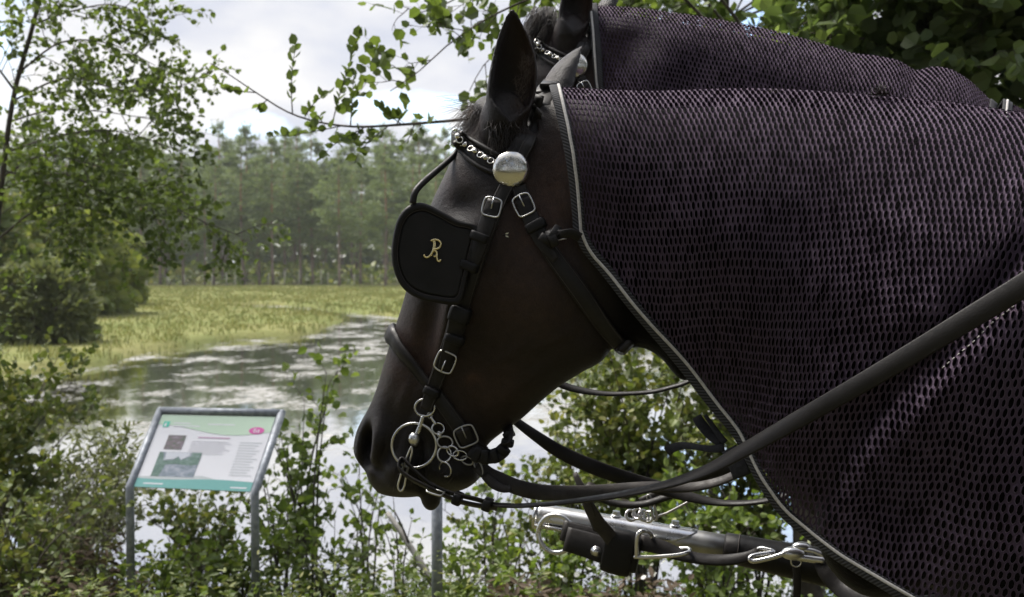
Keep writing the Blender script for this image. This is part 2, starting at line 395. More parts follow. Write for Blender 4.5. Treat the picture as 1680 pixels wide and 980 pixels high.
    _, fidx, inv = np.unique(key, axis=0, return_index=True, return_inverse=True); inv = inv.reshape(N_, K)
    VO = O.reshape(-1, 3)[fidx]; no = len(VO)
    i1 = no + np.arange(N_ * K).reshape(N_, K); i2 = i1 + N_ * K
    V = np.vstack([VO, I1.reshape(-1, 3), I2.reshape(-1, 3)])
    q1 = np.stack([inv, np.roll(inv, -1, 1), np.roll(i1, -1, 1), i1], 2).reshape(-1, 4)
    q2 = np.stack([i1, np.roll(i1, -1, 1), np.roll(i2, -1, 1), i2], 2).reshape(-1, 4)
    return V, np.vstack([q1, q2]), N_

# ---- head, traced as dorsal / ventral pixel pairs on the median plane, half width (m), narrowing towards the jaw
HEAD = [((800, 160), (985, 300), .060, .05), ((778, 205), (1004, 400), .078, .10), ((752, 250), (1012, 480), .094, .20), ((728, 300), (1010, 545), .103, .28),
        ((708, 345), (992, 588), .106, .32), ((692, 395), (955, 611), .103, .34), ((678, 450), (918, 634), .094, .34), ((664, 500), (885, 661), .083, .32),
        ((649, 545), (856, 687), .073, .30), ((635, 590), (828, 707), .065, .26), ((623, 630), (803, 727), .060, .20), ((610, 663), (792, 745), .057, .15),
        ((595, 690), (791, 766), .056, .12), ((586, 712), (785, 786), .056, .12), ((583, 738), (768, 800), .053, .12), ((592, 757), (748, 806), .050, .12), ((603, 770), (728, 808), .049, .12),
        ((609, 786), (712, 809), .045, .1), ((622, 804), (695, 812), .034, .1), ((642, 812), (676, 814), .016, 0)]
BUMPS = [ # px, py, rx, ry, rot(deg), amp m, lat for the pixel
    (895, 470, 95, 115, 0, .012, .09), (960, 540, 40, 50, 0, -.006, .08), (735, 520, 13, 80, 14, .015, .08), (703, 530, 16, 75, 14, -.012, .075), (748, 575, 4.5, 40, 28, .0035, .07), (690, 640, 4.5, 36, 35, .003, .06), (830, 585, 5, 60, 60, .003, .07), (905, 560, 5, 55, 62, .003, .075),
    (775, 600, 42, 70, 12, -.011, .07), (757, 335, 30, 22, 0, -.010, .10), (742, 390, 32, 26, 0, .010, .10), (800, 400, 26, 60, 10, .004, .1),
    (616, 720, 20, 44, 8, .016, .05), (600, 730, 9, 25, 10, -.052, .045), (603, 762, 14, 7, 20, -.012, .045), (640, 690, 26, 22, 0, -.006, .055),
    (650, 778, 30, 28, 0, .012, .045), (692, 778, 6, 46, -4, -.026, .045), (664, 800, 16, 6, 10, .006, .04), (628, 752, 6, 34, 24, -.007, .05), (646, 742, 5, 30, 30, -.005, .05), (668, 690, 7, 34, 30, -.005, .055), (720, 690, 40, 26, 0, .006, .055), (684, 735, 16, 18, 0, -.006, .05), (742, 778, 32, 26, 0, .018, .04), (705, 745, 10, 26, 0, .006, .045),
    (785, 690, 36, 30, 0, -.007, .05), (640, 620, 22, 30, 0, .005, .06), (860, 330, 40, 60, 0, -.004, .095), (634, 745, 9, 40, 12, -.006, .05), (618, 770, 18, 8, 20, -.005, .045), (660, 655, 9, 40, 25, .004, .06), (850, 640, 16, 90, 55, .004, .06)]
def head_loft(fr):
    rows = []
    for d, v, wm, k in HEAD:
        a = fr.sz(*d); b = fr.sz(*v); rows.append([*a, *b, wm, k])
    rows = cr(np.array(rows), 150); m = 112; a = np.arange(m) / m * 2 * math.pi; n_ = 2.35
    ca = np.sign(np.cos(a)) * np.abs(np.cos(a)) ** (2 / n_); sa = np.sign(np.sin(a)) * np.abs(np.sin(a)) ** (2 / n_)
    rings = []
    for r in rows:
        D, V = r[:2], r[2:4]; mid = (D + V) / 2; h = (D - V) / 2
        sz_ = mid + ca[:, None] * h; fr_ = (1 - ca) / 2
        lat = max(r[4], .004) * sa * (1 - max(r[5], 0) * fr_)
        rings.append(np.column_stack([sz_, lat]))
    A = np.array(rings)
    for (x, y, rx, ry, rot, amp, la) in BUMPS:
        c = fr.sz(x, y, la); sc = np.linalg.norm(fr.sz(x + 100, y, la) - c) / 100
        ds = (A[..., 0] - c[0]) / sc; dz = -(A[..., 1] - c[1]) / sc; t = R(rot)
        u = ds * math.cos(t) + dz * math.sin(t); w_ = -ds * math.sin(t) + dz * math.cos(t)
        A[..., 2] += np.sign(A[..., 2]) * amp * np.exp(-(u / rx) ** 2 - (w_ / ry) ** 2) * np.clip(np.abs(A[..., 2]) / .02, 0, 1)
    return loft([np.array([fr.pt(*q_) for q_ in rg]) for rg in A])
def ear_loft(fr, base, tip, lat0, lat1, wid, open_dir, arc=235, th=.0075):
    """thick curled leaf: base and tip in pixels, opening towards open_dir"""
    b = fr.px(*base, lat0); t = fr.px(*tip, lat1); ax = unit(t - b); od = np.asarray(open_dir, float); od = unit(od - ax * (od @ ax)); sv = np.cross(ax, od)
    T = np.linspace(0, 1, 26); prof = np.interp(T, [0, .12, .3, .45, .6, .75, .88, .96, 1], [.85, .92, 1.0, .98, .86, .64, .36, .14, .03]) * wid
    rings = []
    for T_, w_ in zip(T, prof):
        half = R(arc) / 2 * (1 - .35 * T_) if T_ > .2 else R(arc + (160 * (1 - T_ / .2))) / 2
        half = min(half, R(176)); c = b + (t - b) * T_ + sv * (.012 * math.sin(T_ * 3.1)) - od * w_ * .1
        a = np.linspace(-half, half, 18) + math.pi; thk = min(th, w_ * .7)
        o = [c + w_ * (math.cos(x) * od * .8 + math.sin(x) * sv) for x in a]; i_ = [c + (w_ - thk) * (math.cos(x) * od * .8 + math.sin(x) * sv) for x in a[::-1]]
        rings.append(np.array(o + i_))
    return loft(rings)
def ellring(fr, s, top, bot, wid, m=40, n_=2.3):
    a = np.arange(m) / m * 2 * math.pi
    ca = np.sign(np.cos(a)) * np.abs(np.cos(a)) ** (2 / n_); sa = np.sign(np.sin(a)) * np.abs(np.sin(a)) ** (2 / n_)
    return np.array([fr.pt(s, (top + bot) / 2 + (top - bot) / 2 * c_, wid * s_) for c_, s_ in zip(ca, sa)])
def neck_loft(fr, tabl, folds, trim=.955):
    st = stations(tabl, 60)
    for k in range(6): st[:, k] = smooth1(st[:, k], 4)
    v = np.linspace(0, 1, 30); rings = []
    for r in st:
        c, e = r[:2] + np.array([2, 11 if fr is FA else 5]), r[2:4]; e = c + (e - c) * trim; p = c + (e - c) * v[:, None]
        lat = np.maximum((rug_profile(v * trim, r[4], r[5]) - .034 + np.minimum(folds(p[:, 0], p[:, 1], v), 0)), 0.0) * np.sqrt(np.clip(1 - v ** 7, 0, 1)); lat[0] = lat[-1] = 0
        near = [fr.px(x, y, l_) for (x, y), l_ in zip(p, lat)]
        far = []
        for q_, l_ in zip(near, lat): far.append(q_ - 2 * l_ * fr.n)
        rings.append(np.array(near + far[::-1][1:-1]))
    return loft(rings)
def throat_loft(fr):
    pr = [((880, 165), (965, 560), .074), ((905, 160), (1008, 574), .077), ((950, 165), (1052, 571), .078), ((1010, 175), (1084, 588), .073), ((1080, 200), (1122, 625), .062), ((1170, 260), (1165, 600), .035)]
    rows = cr(np.array([[*fr.sz(*c), *fr.sz(*e), w_] for c, e, w_ in pr]), 30); a = np.arange(40) / 40 * 2 * math.pi; rings = []
    for r in rows: rings.append(np.array([fr.pt(*((r[:2] + r[2:4]) / 2 + (r[:2] - r[2:4]) / 2 * math.cos(x)), r[4] * math.sin(x)) for x in a]))
    return loft(rings)
def leg_loft(fr, pts):
    rings = []
    for s, z, lat, rx, ry in pts:
        a = np.arange(20) / 20 * 2 * math.pi; rings.append(np.array([fr.pt(s + rx * math.cos(x), z, lat + ry * math.sin(x)) for x in a]))
    return loft(rings)
def torso(fr, s0, dz=0.0):
    prof = [(.0, 1.16, 1.0, .05), (.04, 1.30, .86, .15), (.12, 1.42, .78, .205), (.25, 1.55, .72, .24), (.45, 1.60, .72, .27), (.85, 1.53, .70, .30), (1.25, 1.57, .78, .29), (1.55, 1.56, .92, .26), (1.72, 1.44, 1.05, .18), (1.8, 1.34, 1.12, .06)]
    a = cr(np.array(prof), 50); return loft([ellring(fr, s0 + x, t + dz, b_ + dz * .6, w_) for x, t, b_, w_ in a])
def horse_body(name, fr, headT, tabl, folds, s0, dz, label, voxel):
    ms = []
    V, Fc = head_loft(FA); ms.append((V + headT, Fc))
    # drooping lower lip
    sp = sphere((0, 0, 0), 1, 14, 20); c = FA.px(707, 812, .002); pv = sp[0] * np.array([.020, .022, .030]); ms.append((pv + c + headT, sp[1]))
    # ears
    e1 = ear_loft(FA, (829, 205), (840, 8), .055, .085, .045, (0.30, -1.0, .05)); ms.append((e1[0] + headT, e1[1]))
    e2 = ear_loft(FA, (905, 190), (958, 74), -.055, -.11, .034, (0.75, .75, .05)); ms.append((e2[0] + headT, e2[1]))
    for (x, y, la, sx, sy, sz_) in ((826, 205, .045, .044, .034, .060), (880, 195, -.045, .04, .034, .05), (800, 188, 0, .030, .045, .034)):
        sp = sphere((0, 0, 0), 1, 14, 20); ms.append((sp[0] * np.array([sx, sy, sz_]) + FA.px(x, y, la) + headT, sp[1]))
    if fr is FA: ms.append(throat_loft(FA))
    ms.append(neck_loft(fr, tabl, folds)); head_ms = ms; ms = []; ms.append(torso(fr, s0, dz))
    if fr is FA: sp = sphere((0, 0, 0), 1, 14, 20); ms.append((sp[0] * np.array([.11, .09, .13]) + FA.px(1445, 855, .03), sp[1]))
    for sg in (-1, 1):
        sF = s0 + .26; ms.append(leg_loft(fr, [(sF, 1.0 + dz, sg * .15, .13, .07), (sF, .85, sg * .15, .10, .065), (sF, .68, sg * .14, .068, .052), (sF, .50, sg * .13, .046, .043), (sF - .01, .44, sg * .13, .05, .046), (sF, .37, sg * .13, .036, .034), (sF, .20, sg * .13, .032, .03), (sF + .005, .14, sg * .13, .042, .038), (sF - .02, .085, sg * .13, .036, .036), (sF - .04, .06, sg * .13, .05, .05), (sF - .05, .0, sg * .13, .068, .062)]))
        sH = s0 + 1.55; ms.append(leg_loft(fr, [(sH - .08, 1.1 + dz, sg * .15, .20, .10), (sH - .03, .92, sg * .16, .15, .09), (sH + .04, .75, sg * .15, .09, .06), (sH + .12, .60, sg * .14, .06, .045), (sH + .14, .52, sg * .14, .058, .042), (sH + .10, .42, sg * .14, .042, .036), (sH + .07, .22, sg * .14, .036, .033), (sH + .06, .15, sg * .14, .045, .04), (sH + .03, .09, sg * .14, .038, .036), (sH + .0, .06, sg * .14, .05, .05), (sH - .01, .0, sg * .14, .068, .062)]))
    outs = []
    for part, vx in ((head_ms, voxel), (ms, .016)):
        V, Fc = joinm(part); ob = mesh(name, V, Fc, 'coat')
        rm = ob.modifiers.new('r', 'REMESH'); rm.mode = 'VOXEL'; rm.voxel_size = vx; rm.use_smooth_shade = True
        sm = ob.modifiers.new('s', 'SMOOTH'); sm.factor = .5; sm.iterations = 3
        dg = bpy.context.evaluated_depsgraph_get(); me = bpy.data.meshes.new_from_object(ob.evaluated_get(dg)); nv_ = len(me.vertices); c_ = np.empty(nv_ * 3, np.float32); me.vertices.foreach_get('co', c_)
        li = np.empty(len(me.loops), np.int32); me.loops.foreach_get('vertex_index', li); outs.append((c_.reshape(-1, 3), li.reshape(-1, 4))); bpy.data.objects.remove(ob); bpy.data.meshes.remove(me)
    ob = fastmesh(name, np.vstack([outs[0][0], outs[1][0]]), np.vstack([outs[0][1], outs[1][1] + len(outs[0][0])]), 'coat', smooth=True); me = ob.data
    if not me.materials: me.materials.append(MATS['coat'])
    nvv = len(me.vertices); co = np.empty(nvv * 3, np.float32); me.vertices.foreach_get('co', co); co = co.reshape(-1, 3) - headT
    br = np.zeros(nvv)
    for (x, y, rx, ry, amp, la) in ((880, 360, 70, 95, .75, .1), (690, 570, 50, 65, .65, .07), (800, 640, 70, 60, .45, .07), (860, 520, 110, 70, .3, .09), (740, 300, 40, 40, .25, .1), (858, 110, 18, 70, .5, .07), (930, 250, 40, 90, .55, .07), (650, 620, 40, 50, .3, .06), (770, 215, 30, 30, .5, .03), (820, 480, 90, 60, .15, .09)):
        c = FA.px(x, y, la); d = (co - c); ds = d @ FA.e; br += amp * np.exp(-(ds / (rx * .00105)) ** 2 - (d[:, 2] / (ry * .00105)) ** 2)
    c = FA.px(774, 622, .06); d = co - c; br += 1.6 * np.exp(-(np.linalg.norm(d, axis=1) / .011) ** 2)
    at = me.attributes.new('brown', 'FLOAT', 'POINT'); at.data.foreach_set('value', np.clip(br, 0, 1.6).astype(np.float32))
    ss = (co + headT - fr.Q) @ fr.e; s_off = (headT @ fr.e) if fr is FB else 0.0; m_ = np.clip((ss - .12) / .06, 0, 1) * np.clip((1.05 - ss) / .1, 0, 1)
    at = me.attributes.new('neck_shade', 'FLOAT', 'POINT'); at.data.foreach_set('value', m_.astype(np.float32))
    tag(ob, label, 'horse'); return ob
HA = horse_body('horse', FA, np.zeros(3), RUG_A, foldsA, .66, 0.0, 'dark brown horse with lowered head wearing the blinkers with the brass letter', .0036)
# the far horse carries its head higher: same head, moved so that its rosette shows above the near rug
TB = FB.px(946, 108, .10) - FA.px(840, 280, .10)
HB = horse_body('horse', FB, TB, RUG_B, foldsB, .72, .06, 'dark horse with raised head standing behind the lowered head of its team mate', .0065)
def bvh_of(*obs):
    V, Fc, o = [], [], 0
    for ob in obs:
        me = ob.data; n = len(me.vertices); co = np.empty(n * 3, np.float32); me.vertices.foreach_get('co', co); V.append(co.reshape(-1, 3))
        Fc += [tuple(i + o for i in p_.vertices) for p_ in me.polygons]; o += n
    return BVHTree.FromPolygons(np.vstack(V).tolist(), Fc)
BA = bvh_of(HA)
def hit(bv, px, py):
    r = ray(px, py); h = bv.ray_cast(V3(CAMP), V3(unit(r)), 6.0)
    if h[0] is None: return None, None
    return np.array(h[0]), np.array(h[1])

# ---- rugs
def build_rug(fr, tabl, folds, label, pa, rb, nu, nv, K, name='mesh_neck_rug', bow=0, far_cells=True, smk=6):
    root = thing(name, label, 'horse rug', fr.pt(.8, 0, 0))
    X, PX, LAT = rug_grid(fr, tabl, folds, nu, nv, bow=bow, smk=smk)
    V, Q, n = net_mesh(X, pa, rb, .285 * pa, .50 * rb, .0012, K=K, warp=.0009, seed=3)
    a = fastmesh('net_fabric', V, Q, 'net', root, smooth=True)
    Xf = X - 2 * LAT[..., None] * fr.n
    V2, Q2, n2 = net_mesh(Xf, pa * (1 if far_cells else 1.5), rb * (1 if far_cells else 1.5), .285 * pa, .50 * rb, .0016, K=6, warp=.0009, seed=4, flip=-1)
    fastmesh('net_fabric', V2, Q2[:, ::-1], 'net', root, smooth=True)
    return root, X, Xf, PX, LAT
RA, XA, XAf, PXA, LATA = build_rug(FA, RUG_A, foldsA, 'purple black mesh rug over the neck of the horse with lowered head', .0099, .0140, 150, 130, 12, bow=9)
RB, XB, XBf, PXB, LATB = build_rug(FB, RUG_B, foldsB, 'purple black mesh rug on the raised neck of the horse behind', .0112, .0132, 130, 100, 6, smk=3)
def edge_band(root, E, inward, w, t, out, mat='twill', name='binding', cordoff=.30, cord=True, cr_=.0022):
    n = len(E); nn = unit(np.cross(unit(np.gradient(E, axis=0)), inward)); s = np.sign(np.sum(nn * out, 1, keepdims=True)); s[s == 0] = 1; nn = nn * s
    p = E + inward * (w * .30) + nn * .003
    V, Fc, uv = ribbon(p, inward, w, t); ob = mesh(name, V, Fc, mat, root, uv=uv)
    if cord:
        q_ = E + inward * (w * .30 + w * cordoff) + nn * (.003 + t * .75)
        V, Fc, uv = ribbon(q_, inward, cr_ * 2.4, cr_ * 1.2); mesh('piping', V, Fc, 'cord', ob, uv=uv)
    return ob
# front and lower edge of the near rug: station 0 downwards, then along v = 1
up0 = XA[0]; low = XA[:, -1]; E = np.vstack([up0[:-6], low[2:]]); E = cr(E[::5], 220)
inn = np.vstack([np.repeat(unit(XA[10, :] - XA[0, :])[:-6][::1], 1, 0), unit(XA[2:, -8] - XA[2:, -1])])[::5]; inn = unit(cr(inn, 220)); 
for _ in range(3): inn = unit(np.stack([smooth1(inn[:, k], 8) for k in range(3)], 1))
BIND_A = E
edge_band(RA, E, inn, .021, .004, FA.n)
E = cr(XA[-1][::6], 60); edge_band(RA, E, unit(cr(unit(XA[-9] - XA[-1])[::6], 60)), .021, .004, FA.n)
# far side edge, hanging a little lower
lowf = cr(XAf[::6, -1], 120); innf = unit(cr(unit(XAf[::6, -8] - XAf[::6, -1]), 120)); edge_band(RA, lowf, innf, .02, .004, -FA.n, cord=False)
E = cr(XB[0][::6], 60); inn = unit(cr(unit(XB[8] - XB[0])[::6], 60)); edge_band(RB, E, inn, .024, .004, FB.n, cordoff=-.25)
Ef = cr(XBf[0][::6], 60); edge_band(RB, Ef, inn, .024, .004, -FB.n, cord=False)
# rear edge of the far rug (dark rolled hem)
E = cr(XB[-1][::6], 60); inn = unit(cr(unit(XB[-9] - XB[-1])[::6], 60)); edge_band(RB, E, inn, .022, .006, FB.n, cord=False, mat='webbing')
# ------------------------------------------------------------------ bridle, bit and reins of the near horse
PXM = 1.72 / F            # metres per photo pixel at the cheek
def on_head(pxs, n, lift=0.0, sm=5, fallback=.06):
    q_ = cr(np.array(pxs, float), n); pos, nor, lastlat = [], [], fallback
    for x, y in q_:
        h, nn = hit(BA, x, y)
        if h is None: h = FA.px(x, y, lastlat); nn = FA.n if not nor else nor[-1]
        else: lastlat = (h - FA.Q) @ FA.n
        pos.append(h); nor.append(nn)
    pos = np.array(pos); nor = np.array(nor)
    pos = np.stack([smooth1(pos[:, k], sm) for k in range(3)], 1); nor = unit(np.stack([smooth1(nor[:, k], sm + 3) for k in range(3)], 1))
    return pos + nor * lift, nor
def strap(name, pxs, wpx, thick, mat, parent, lift=None, n=None, sm=5, edge=None):
    L_ = sum(math.dist(a, b) for a, b in zip(pxs, pxs[1:])); n = n or max(8, int(L_ / 5))
    p, nr = on_head(pxs, n, thick / 2 if lift is None else lift, sm)
    s = np.cross(unit(np.gradient(p, axis=0)), nr)
    w_ = np.interp(np.linspace(0, 1, n), np.linspace(0, 1, len(wpx)), wpx) * PXM if isinstance(wpx, (list, tuple)) else wpx * PXM
    V, Fc, uv = ribbon(p, s, w_, thick); ob = mesh(name, V, Fc, mat, parent, uv=uv)
    if name in ('cheek_strap', 'lower_cheek_strap', 'throat_latch', 'noseband_strap', 'crown_billet'):
        ww = np.broadcast_to(w_, (n,))[:, None]
        for sg in (-1, 1): V, Fc = tube(p + s * ww * .40 * sg + nr * thick * .52, .00055, 4); mesh('stitching', V, Fc, 'leather_edge', ob)
    return ob, p, nr
def headpt(x, y, lift=0.0):
    h, nn = hit(BA, x, y)
    if h is None: h = FA.px(x, y, .06); nn = FA.n
    return h + nn * lift, nn
def tubepx(name, pxs, r_px, mat, parent, lift=0.0, n=None, m=8, closed=False, cap=True, lat=None):
    n = n or max(8, int(sum(math.dist(a, b) for a, b in zip(pxs, pxs[1:])) / 4))
    q_ = cr(np.array(pxs, float), n, closed)
    if lat is None: p, _ = on_head(pxs, n, lift)
    else: p = np.array([FA.px(x, y, l_) for (x, y), l_ in zip(q_, np.interp(np.linspace(0, 1, n), np.linspace(0, 1, len(lat)), lat) if isinstance(lat, (list, tuple)) else [lat] * n)])
    V, Fc = tube(p, np.interp(np.linspace(0, 1, n), np.linspace(0, 1, len(r_px)), r_px) * PXM if isinstance(r_px, (list, tuple)) else r_px * PXM, m, closed, cap)
    return mesh(name, V, Fc, mat, parent)
def buckle(c, nr, along, w, l, tr, parent, mat='steel', tongue=True):
    """rounded rectangular buckle lying on a strap"""
    nr = unit(nr); al = unit(along - nr * (along @ nr)); s = np.cross(al, nr)
    k = [(-1, -.6), (-1, .6), (-.75, .95), (0, 1.06), (.75, .95), (1, .6), (1, -.6), (.75, -.95), (0, -1), (-.75, -.95)]
    p = cr(np.array([c + s * a * w / 2 + al * b_ * l / 2 for a, b_ in k]), 44, True); V, Fc = tube(p, tr, 8, True); o = mesh('buckle', V, Fc, mat, parent)
    if tongue:
        V, Fc = tube([c - al * l * .1 + nr * tr, c + al * l * .25 + nr * tr * 1.5, c + al * l * .56 + nr * tr], tr * .75, 6); mesh('tongue', V, Fc, mat, o)
    return o
def keeper(c, nr, along, w, l, th, parent, mat='leather'):
    nr = unit(nr); al = unit(along - nr * (along @ nr)); s = np.cross(al, nr); a = np.linspace(0, 2 * math.pi, 28, endpoint=False)
    ca = np.sign(np.cos(a)) * np.abs(np.cos(a)) ** .5; sa = np.sign(np.sin(a)) * np.abs(np.sin(a)) ** .6
    rings = []
    for t, k in ((-.5, .93), (-.44, 1.0), (-.2, 1.04), (.2, 1.04), (.44, 1), (.5, .93)): rings.append(np.array([c + al * t * l + s * x * w / 2 * k + nr * y * th / 2 * k for x, y in zip(ca, sa)]))
    V, Fc = loft(rings); return mesh('keeper', V, Fc, mat, parent)

BR = thing('bridle', 'black leather driving bridle with brass lettered blinker and silver rosette on lowered head', 'bridle', FA.pt(.05, 1.5, 0))
# crown piece behind the ears
st, p, nr = strap('crown_strap', [(843, 262), (858, 238), (872, 212), (884, 185), (893, 160), (899, 146)], [34, 34, 36, 40, 40, 36], .005, 'leather', BR, lift=.006)
crown_end = p[-1]
cp = [p[-3], p[-1], p[-1] - FA.n * .045 + np.array([0, 0, .018]), FA.px(900, 140, -.01), FA.px(900, 150, -.07), FA.px(888, 190, -.10), FA.px(860, 260, -.105)]
V, Fc, uv = ribbon(cr(np.array(cp), 40), FA.e, .034, .005); mesh('crown_strap', V, Fc, 'leather', BR, uv=uv)
strap('crown_billet', [(853, 268), (868, 238), (880, 210), (888, 188)], [18, 20, 20, 16], .004, 'leather', BR, lift=.012)
strap('crown_pad', [(868, 205), (880, 186), (889, 166)], [20, 28, 22], .006, 'leather', BR, lift=.012)
# browband: two rolled edges, the backing and the chain of rings and beads
bbm = [(753, 231), (764, 243), (782, 258), (800, 269), (822, 280)]
bb, pb, nb_ = strap('browband', bbm, 24, .004, 'leather', BR, lift=.005)
tubepx('rolled_edge', [(757, 219), (772, 229), (795, 243), (815, 254), (832, 262)], 4.2, 'leather', bb, lift=.006)
tubepx('rolled_edge', [(748, 234), (757, 247), (774, 266), (794, 279), (814, 286)], 4.4, 'leather', bb, lift=.006)
# the far half of the browband round the forehead
fb_ = [pb[0], FA.px(745, 226, .035), FA.px(743, 228, 0), FA.px(750, 232, -.06), FA.px(775, 248, -.10), FA.px(822, 278, -.115)]
V, Fc, uv = ribbon(cr(np.array(fb_), 30), (0, 0, 1), .024, .006); mesh('browband', V, Fc, 'leather', BR, uv=uv)
for (x, y) in ((750, 218), (757, 231), (765, 240), (777, 248), (792, 258), (808, 267)):
    c, nn = headpt(x, y, .0105); V, Fc = ring3(c, nn + .3 * np.array([.6, 0, .8]), .0056, .00135, 24, 8); mesh('chain_ring', V, Fc, 'silver', bb)
for (x, y) in ((754, 225), (759, 232.5), (769.5, 242), (784, 252), (800.5, 262.5)):
    c, nn = headpt(x, y, .011); V, Fc = sphere(c, .0056); mesh('chain_bead', V, Fc, 'silver', bb)
# rosette
c, nn = headpt(840, 281, .012); nn = unit(nn * .35 + unit(CAMP - c) * .8); u = unit(np.cross(nn, (0, 0, 1))); v_ = np.cross(u, nn)
rings = []; rr = 31.0 * PXM
for t, h in ((0.999, -.006), (1.0, 0.0), (.97, .0030), (.9, .0058), (.75, .0092), (.55, .0122), (.35, .014), (.15, .0149), (.01, .015)):
    a = np.arange(48) / 48 * 2 * math.pi; rings.append(c + rr * t * (np.cos(a)[:, None] * u + np.sin(a)[:, None] * v_) + nn * h)
V, Fc = loft(rings); ro = mesh('rosette', V, Fc, 'silver', BR); ROS = c
tag(ro, 'round domed silver rosette below the ear')
# cheek piece: top billet, long strap, folded loops
ch = [(833, 305), (820, 332), (805, 368), (790, 412), (776, 452), (764, 486), (755, 508)]
cs_, p, nr = strap('cheek_strap', ch, [24, 26, 28, 28, 28, 27, 27], .006, 'leather', BR, lift=.009, sm=14)
strap('cheek_billet', [(815, 332), (806, 360), (796, 392), (784, 428), (779, 446)], [24, 27, 28, 25, 12], .005, 'leather', cs_, lift=.017, sm=12)
for (x, y) in ((807, 356),): 
    c, nn = headpt(x, y, .0202); V, Fc = sphere(c, .0022, 6, 10); mesh('billet_hole', V, Fc, 'patent', cs_)
def along_at(a, b): return headpt(*b)[0] - headpt(*a)[0]
c, nn = headpt(812, 345, .022); buckle(c, nn * .4 + FA.n, along_at((800, 392), (818, 328)), 30 * PXM, 30 * PXM, .0017, cs_)
for (x, y, w_, l_) in ((791, 391, 33, 15), (775, 436, 33, 15)):
    c, nn = headpt(x, y, .013); keeper(c, nn * .4 + FA.n, along_at((775, 440), (800, 370)), w_ * PXM, l_ * PXM, .024, cs_)
# lower cheek piece with loop, keeper, buckle
lc, p, nr = strap('lower_cheek_strap', [(757, 500), (748, 530), (738, 560), (728, 592), (717, 622), (708, 650), (701, 672)], [30, 30, 28, 27, 26, 25, 22], .006, 'leather', BR, lift=.008, sm=12)
strap('lower_billet', [(756, 506), (746, 536), (737, 568), (730, 600)], [34, 30, 28, 22], .006, 'leather', lc, lift=.015, sm=10)
c, nn = headpt(754, 513, .014); keeper(c, nn * .3 + FA.n, along_at((745, 540), (760, 495)), 36 * PXM, 26 * PXM, .026, lc)
c, nn = headpt(743, 551, .014); keeper(c, nn * .3 + FA.n, along_at((738, 565), (752, 520)), 34 * PXM, 15 * PXM, .026, lc)
c, nn = headpt(731, 587, .021); buckle(c, nn * .4 + FA.n, along_at((740, 565), (724, 606)), 32 * PXM, 34 * PXM, .0017, lc)
c, nn = headpt(712, 640, .012); keeper(c, nn * .3 + FA.n, along_at((705, 660), (722, 610)), 30 * PXM, 14 * PXM, .022, lc)
# throat latch
tl, p, nr = strap('throat_latch', [(851, 308), (860, 332), (874, 362), (888, 390), (905, 418), (930, 452), (958, 490), (985, 524), (1003, 548), (1018, 562)], [24, 25, 26, 26, 28, 30, 30, 29, 28, 26], .005, 'leather', BR, lift=.008, sm=10)
strap('throat_billet', [(858, 330), (868, 354), (882, 382), (896, 406), (911, 428)], [24, 26, 27, 26, 14], .005, 'leather', tl, lift=.0155, sm=8)
c, nn = headpt(861, 341, .020); buckle(c, nn * .4 + FA.n, along_at((880, 380), (854, 322)), 30 * PXM, 34 * PXM, .0017, tl)
c, nn = headpt(881, 374, .014); keeper(c, nn * .3 + FA.n, along_at((892, 398), (868, 350)), 34 * PXM, 16 * PXM, .022, tl)
# the latch goes on round under the jaw
e0 = p[-1]; und = [e0, FA.px(1028, 568, .055), FA.px(1030, 574, .0), FA.px(1015, 566, -.06), FA.px(985, 520, -.085), FA.px(905, 415, -.11), FA.px(851, 310, -.112)]
V, Fc, uv = ribbon(cr(np.array(und), 50), unit(np.array([.6, 0, .6])), .026, .005); mesh('throat_latch', V, Fc, 'leather', BR, uv=uv)
# blinker: padded plate that stands off the eye
out = [(784, 372), (752, 362), (722, 346), (694, 334), (672, 338), (655, 356), (646, 386), (643, 420), (649, 450), (663, 474), (688, 490), (720, 497), (745, 500), (757, 494), (768, 452), (778, 410)]
oc = cr(np.array(out, float), 96, True); cen = np.array([712, 422.])
base_l = (headpt(785, 420)[0] - FA.Q) @ FA.n
def blat(x, y): return base_l + .010 + .034 * np.clip((785 - x) / 140, 0, 1) ** 1.1
rings = []
for k, h in ((1.0, -.006), (1.012, -.002), (1.012, .002), (.99, .0048), (.955, .0060), (.90, .0056), (.868, .0040), (.858, .0012), (.845, .0010), (.832, .0026), (.80, .0016), (.70, .0014), (.5, .0022), (.3, .003), (.1, .0034), (.01, .0035)):
    q_ = cen + (oc - cen) * k; rings.append(np.array([FA.px(x, y, blat(x, y) + h) for x, y in q_]))
back = [np.array([FA.px(x, y, blat(x, y) - .006) for x, y in cen + (oc - cen) * k]) for k in (.02, .5, .95)]
V, Fc = loft(back + rings); bl = mesh('blinker', V, Fc, 'leather', BR)
panel = [np.array([FA.px(x, y, blat(x, y) + h) for x, y in cen + (oc - cen) * k]) for k, h in ((.835, .0012), (.828, .0038), (.80, .0036), (.6, .0038), (.3, .0045), (.01, .0048))]
V, Fc = loft(panel); mesh('blinker_panel', V, Fc, 'patent', bl)
q_ = cen + (oc - cen) * .872; V, Fc = tube(np.array([FA.px(x, y, blat(x, y) + .0046) for x, y in q_]), .0006, 5, True); mesh('stitching', V, Fc, 'leather_edge', bl)
def mono(pp): return [(630 + x / 4.9, 310 + y / 4.9) for x, y in pp]
ms = []
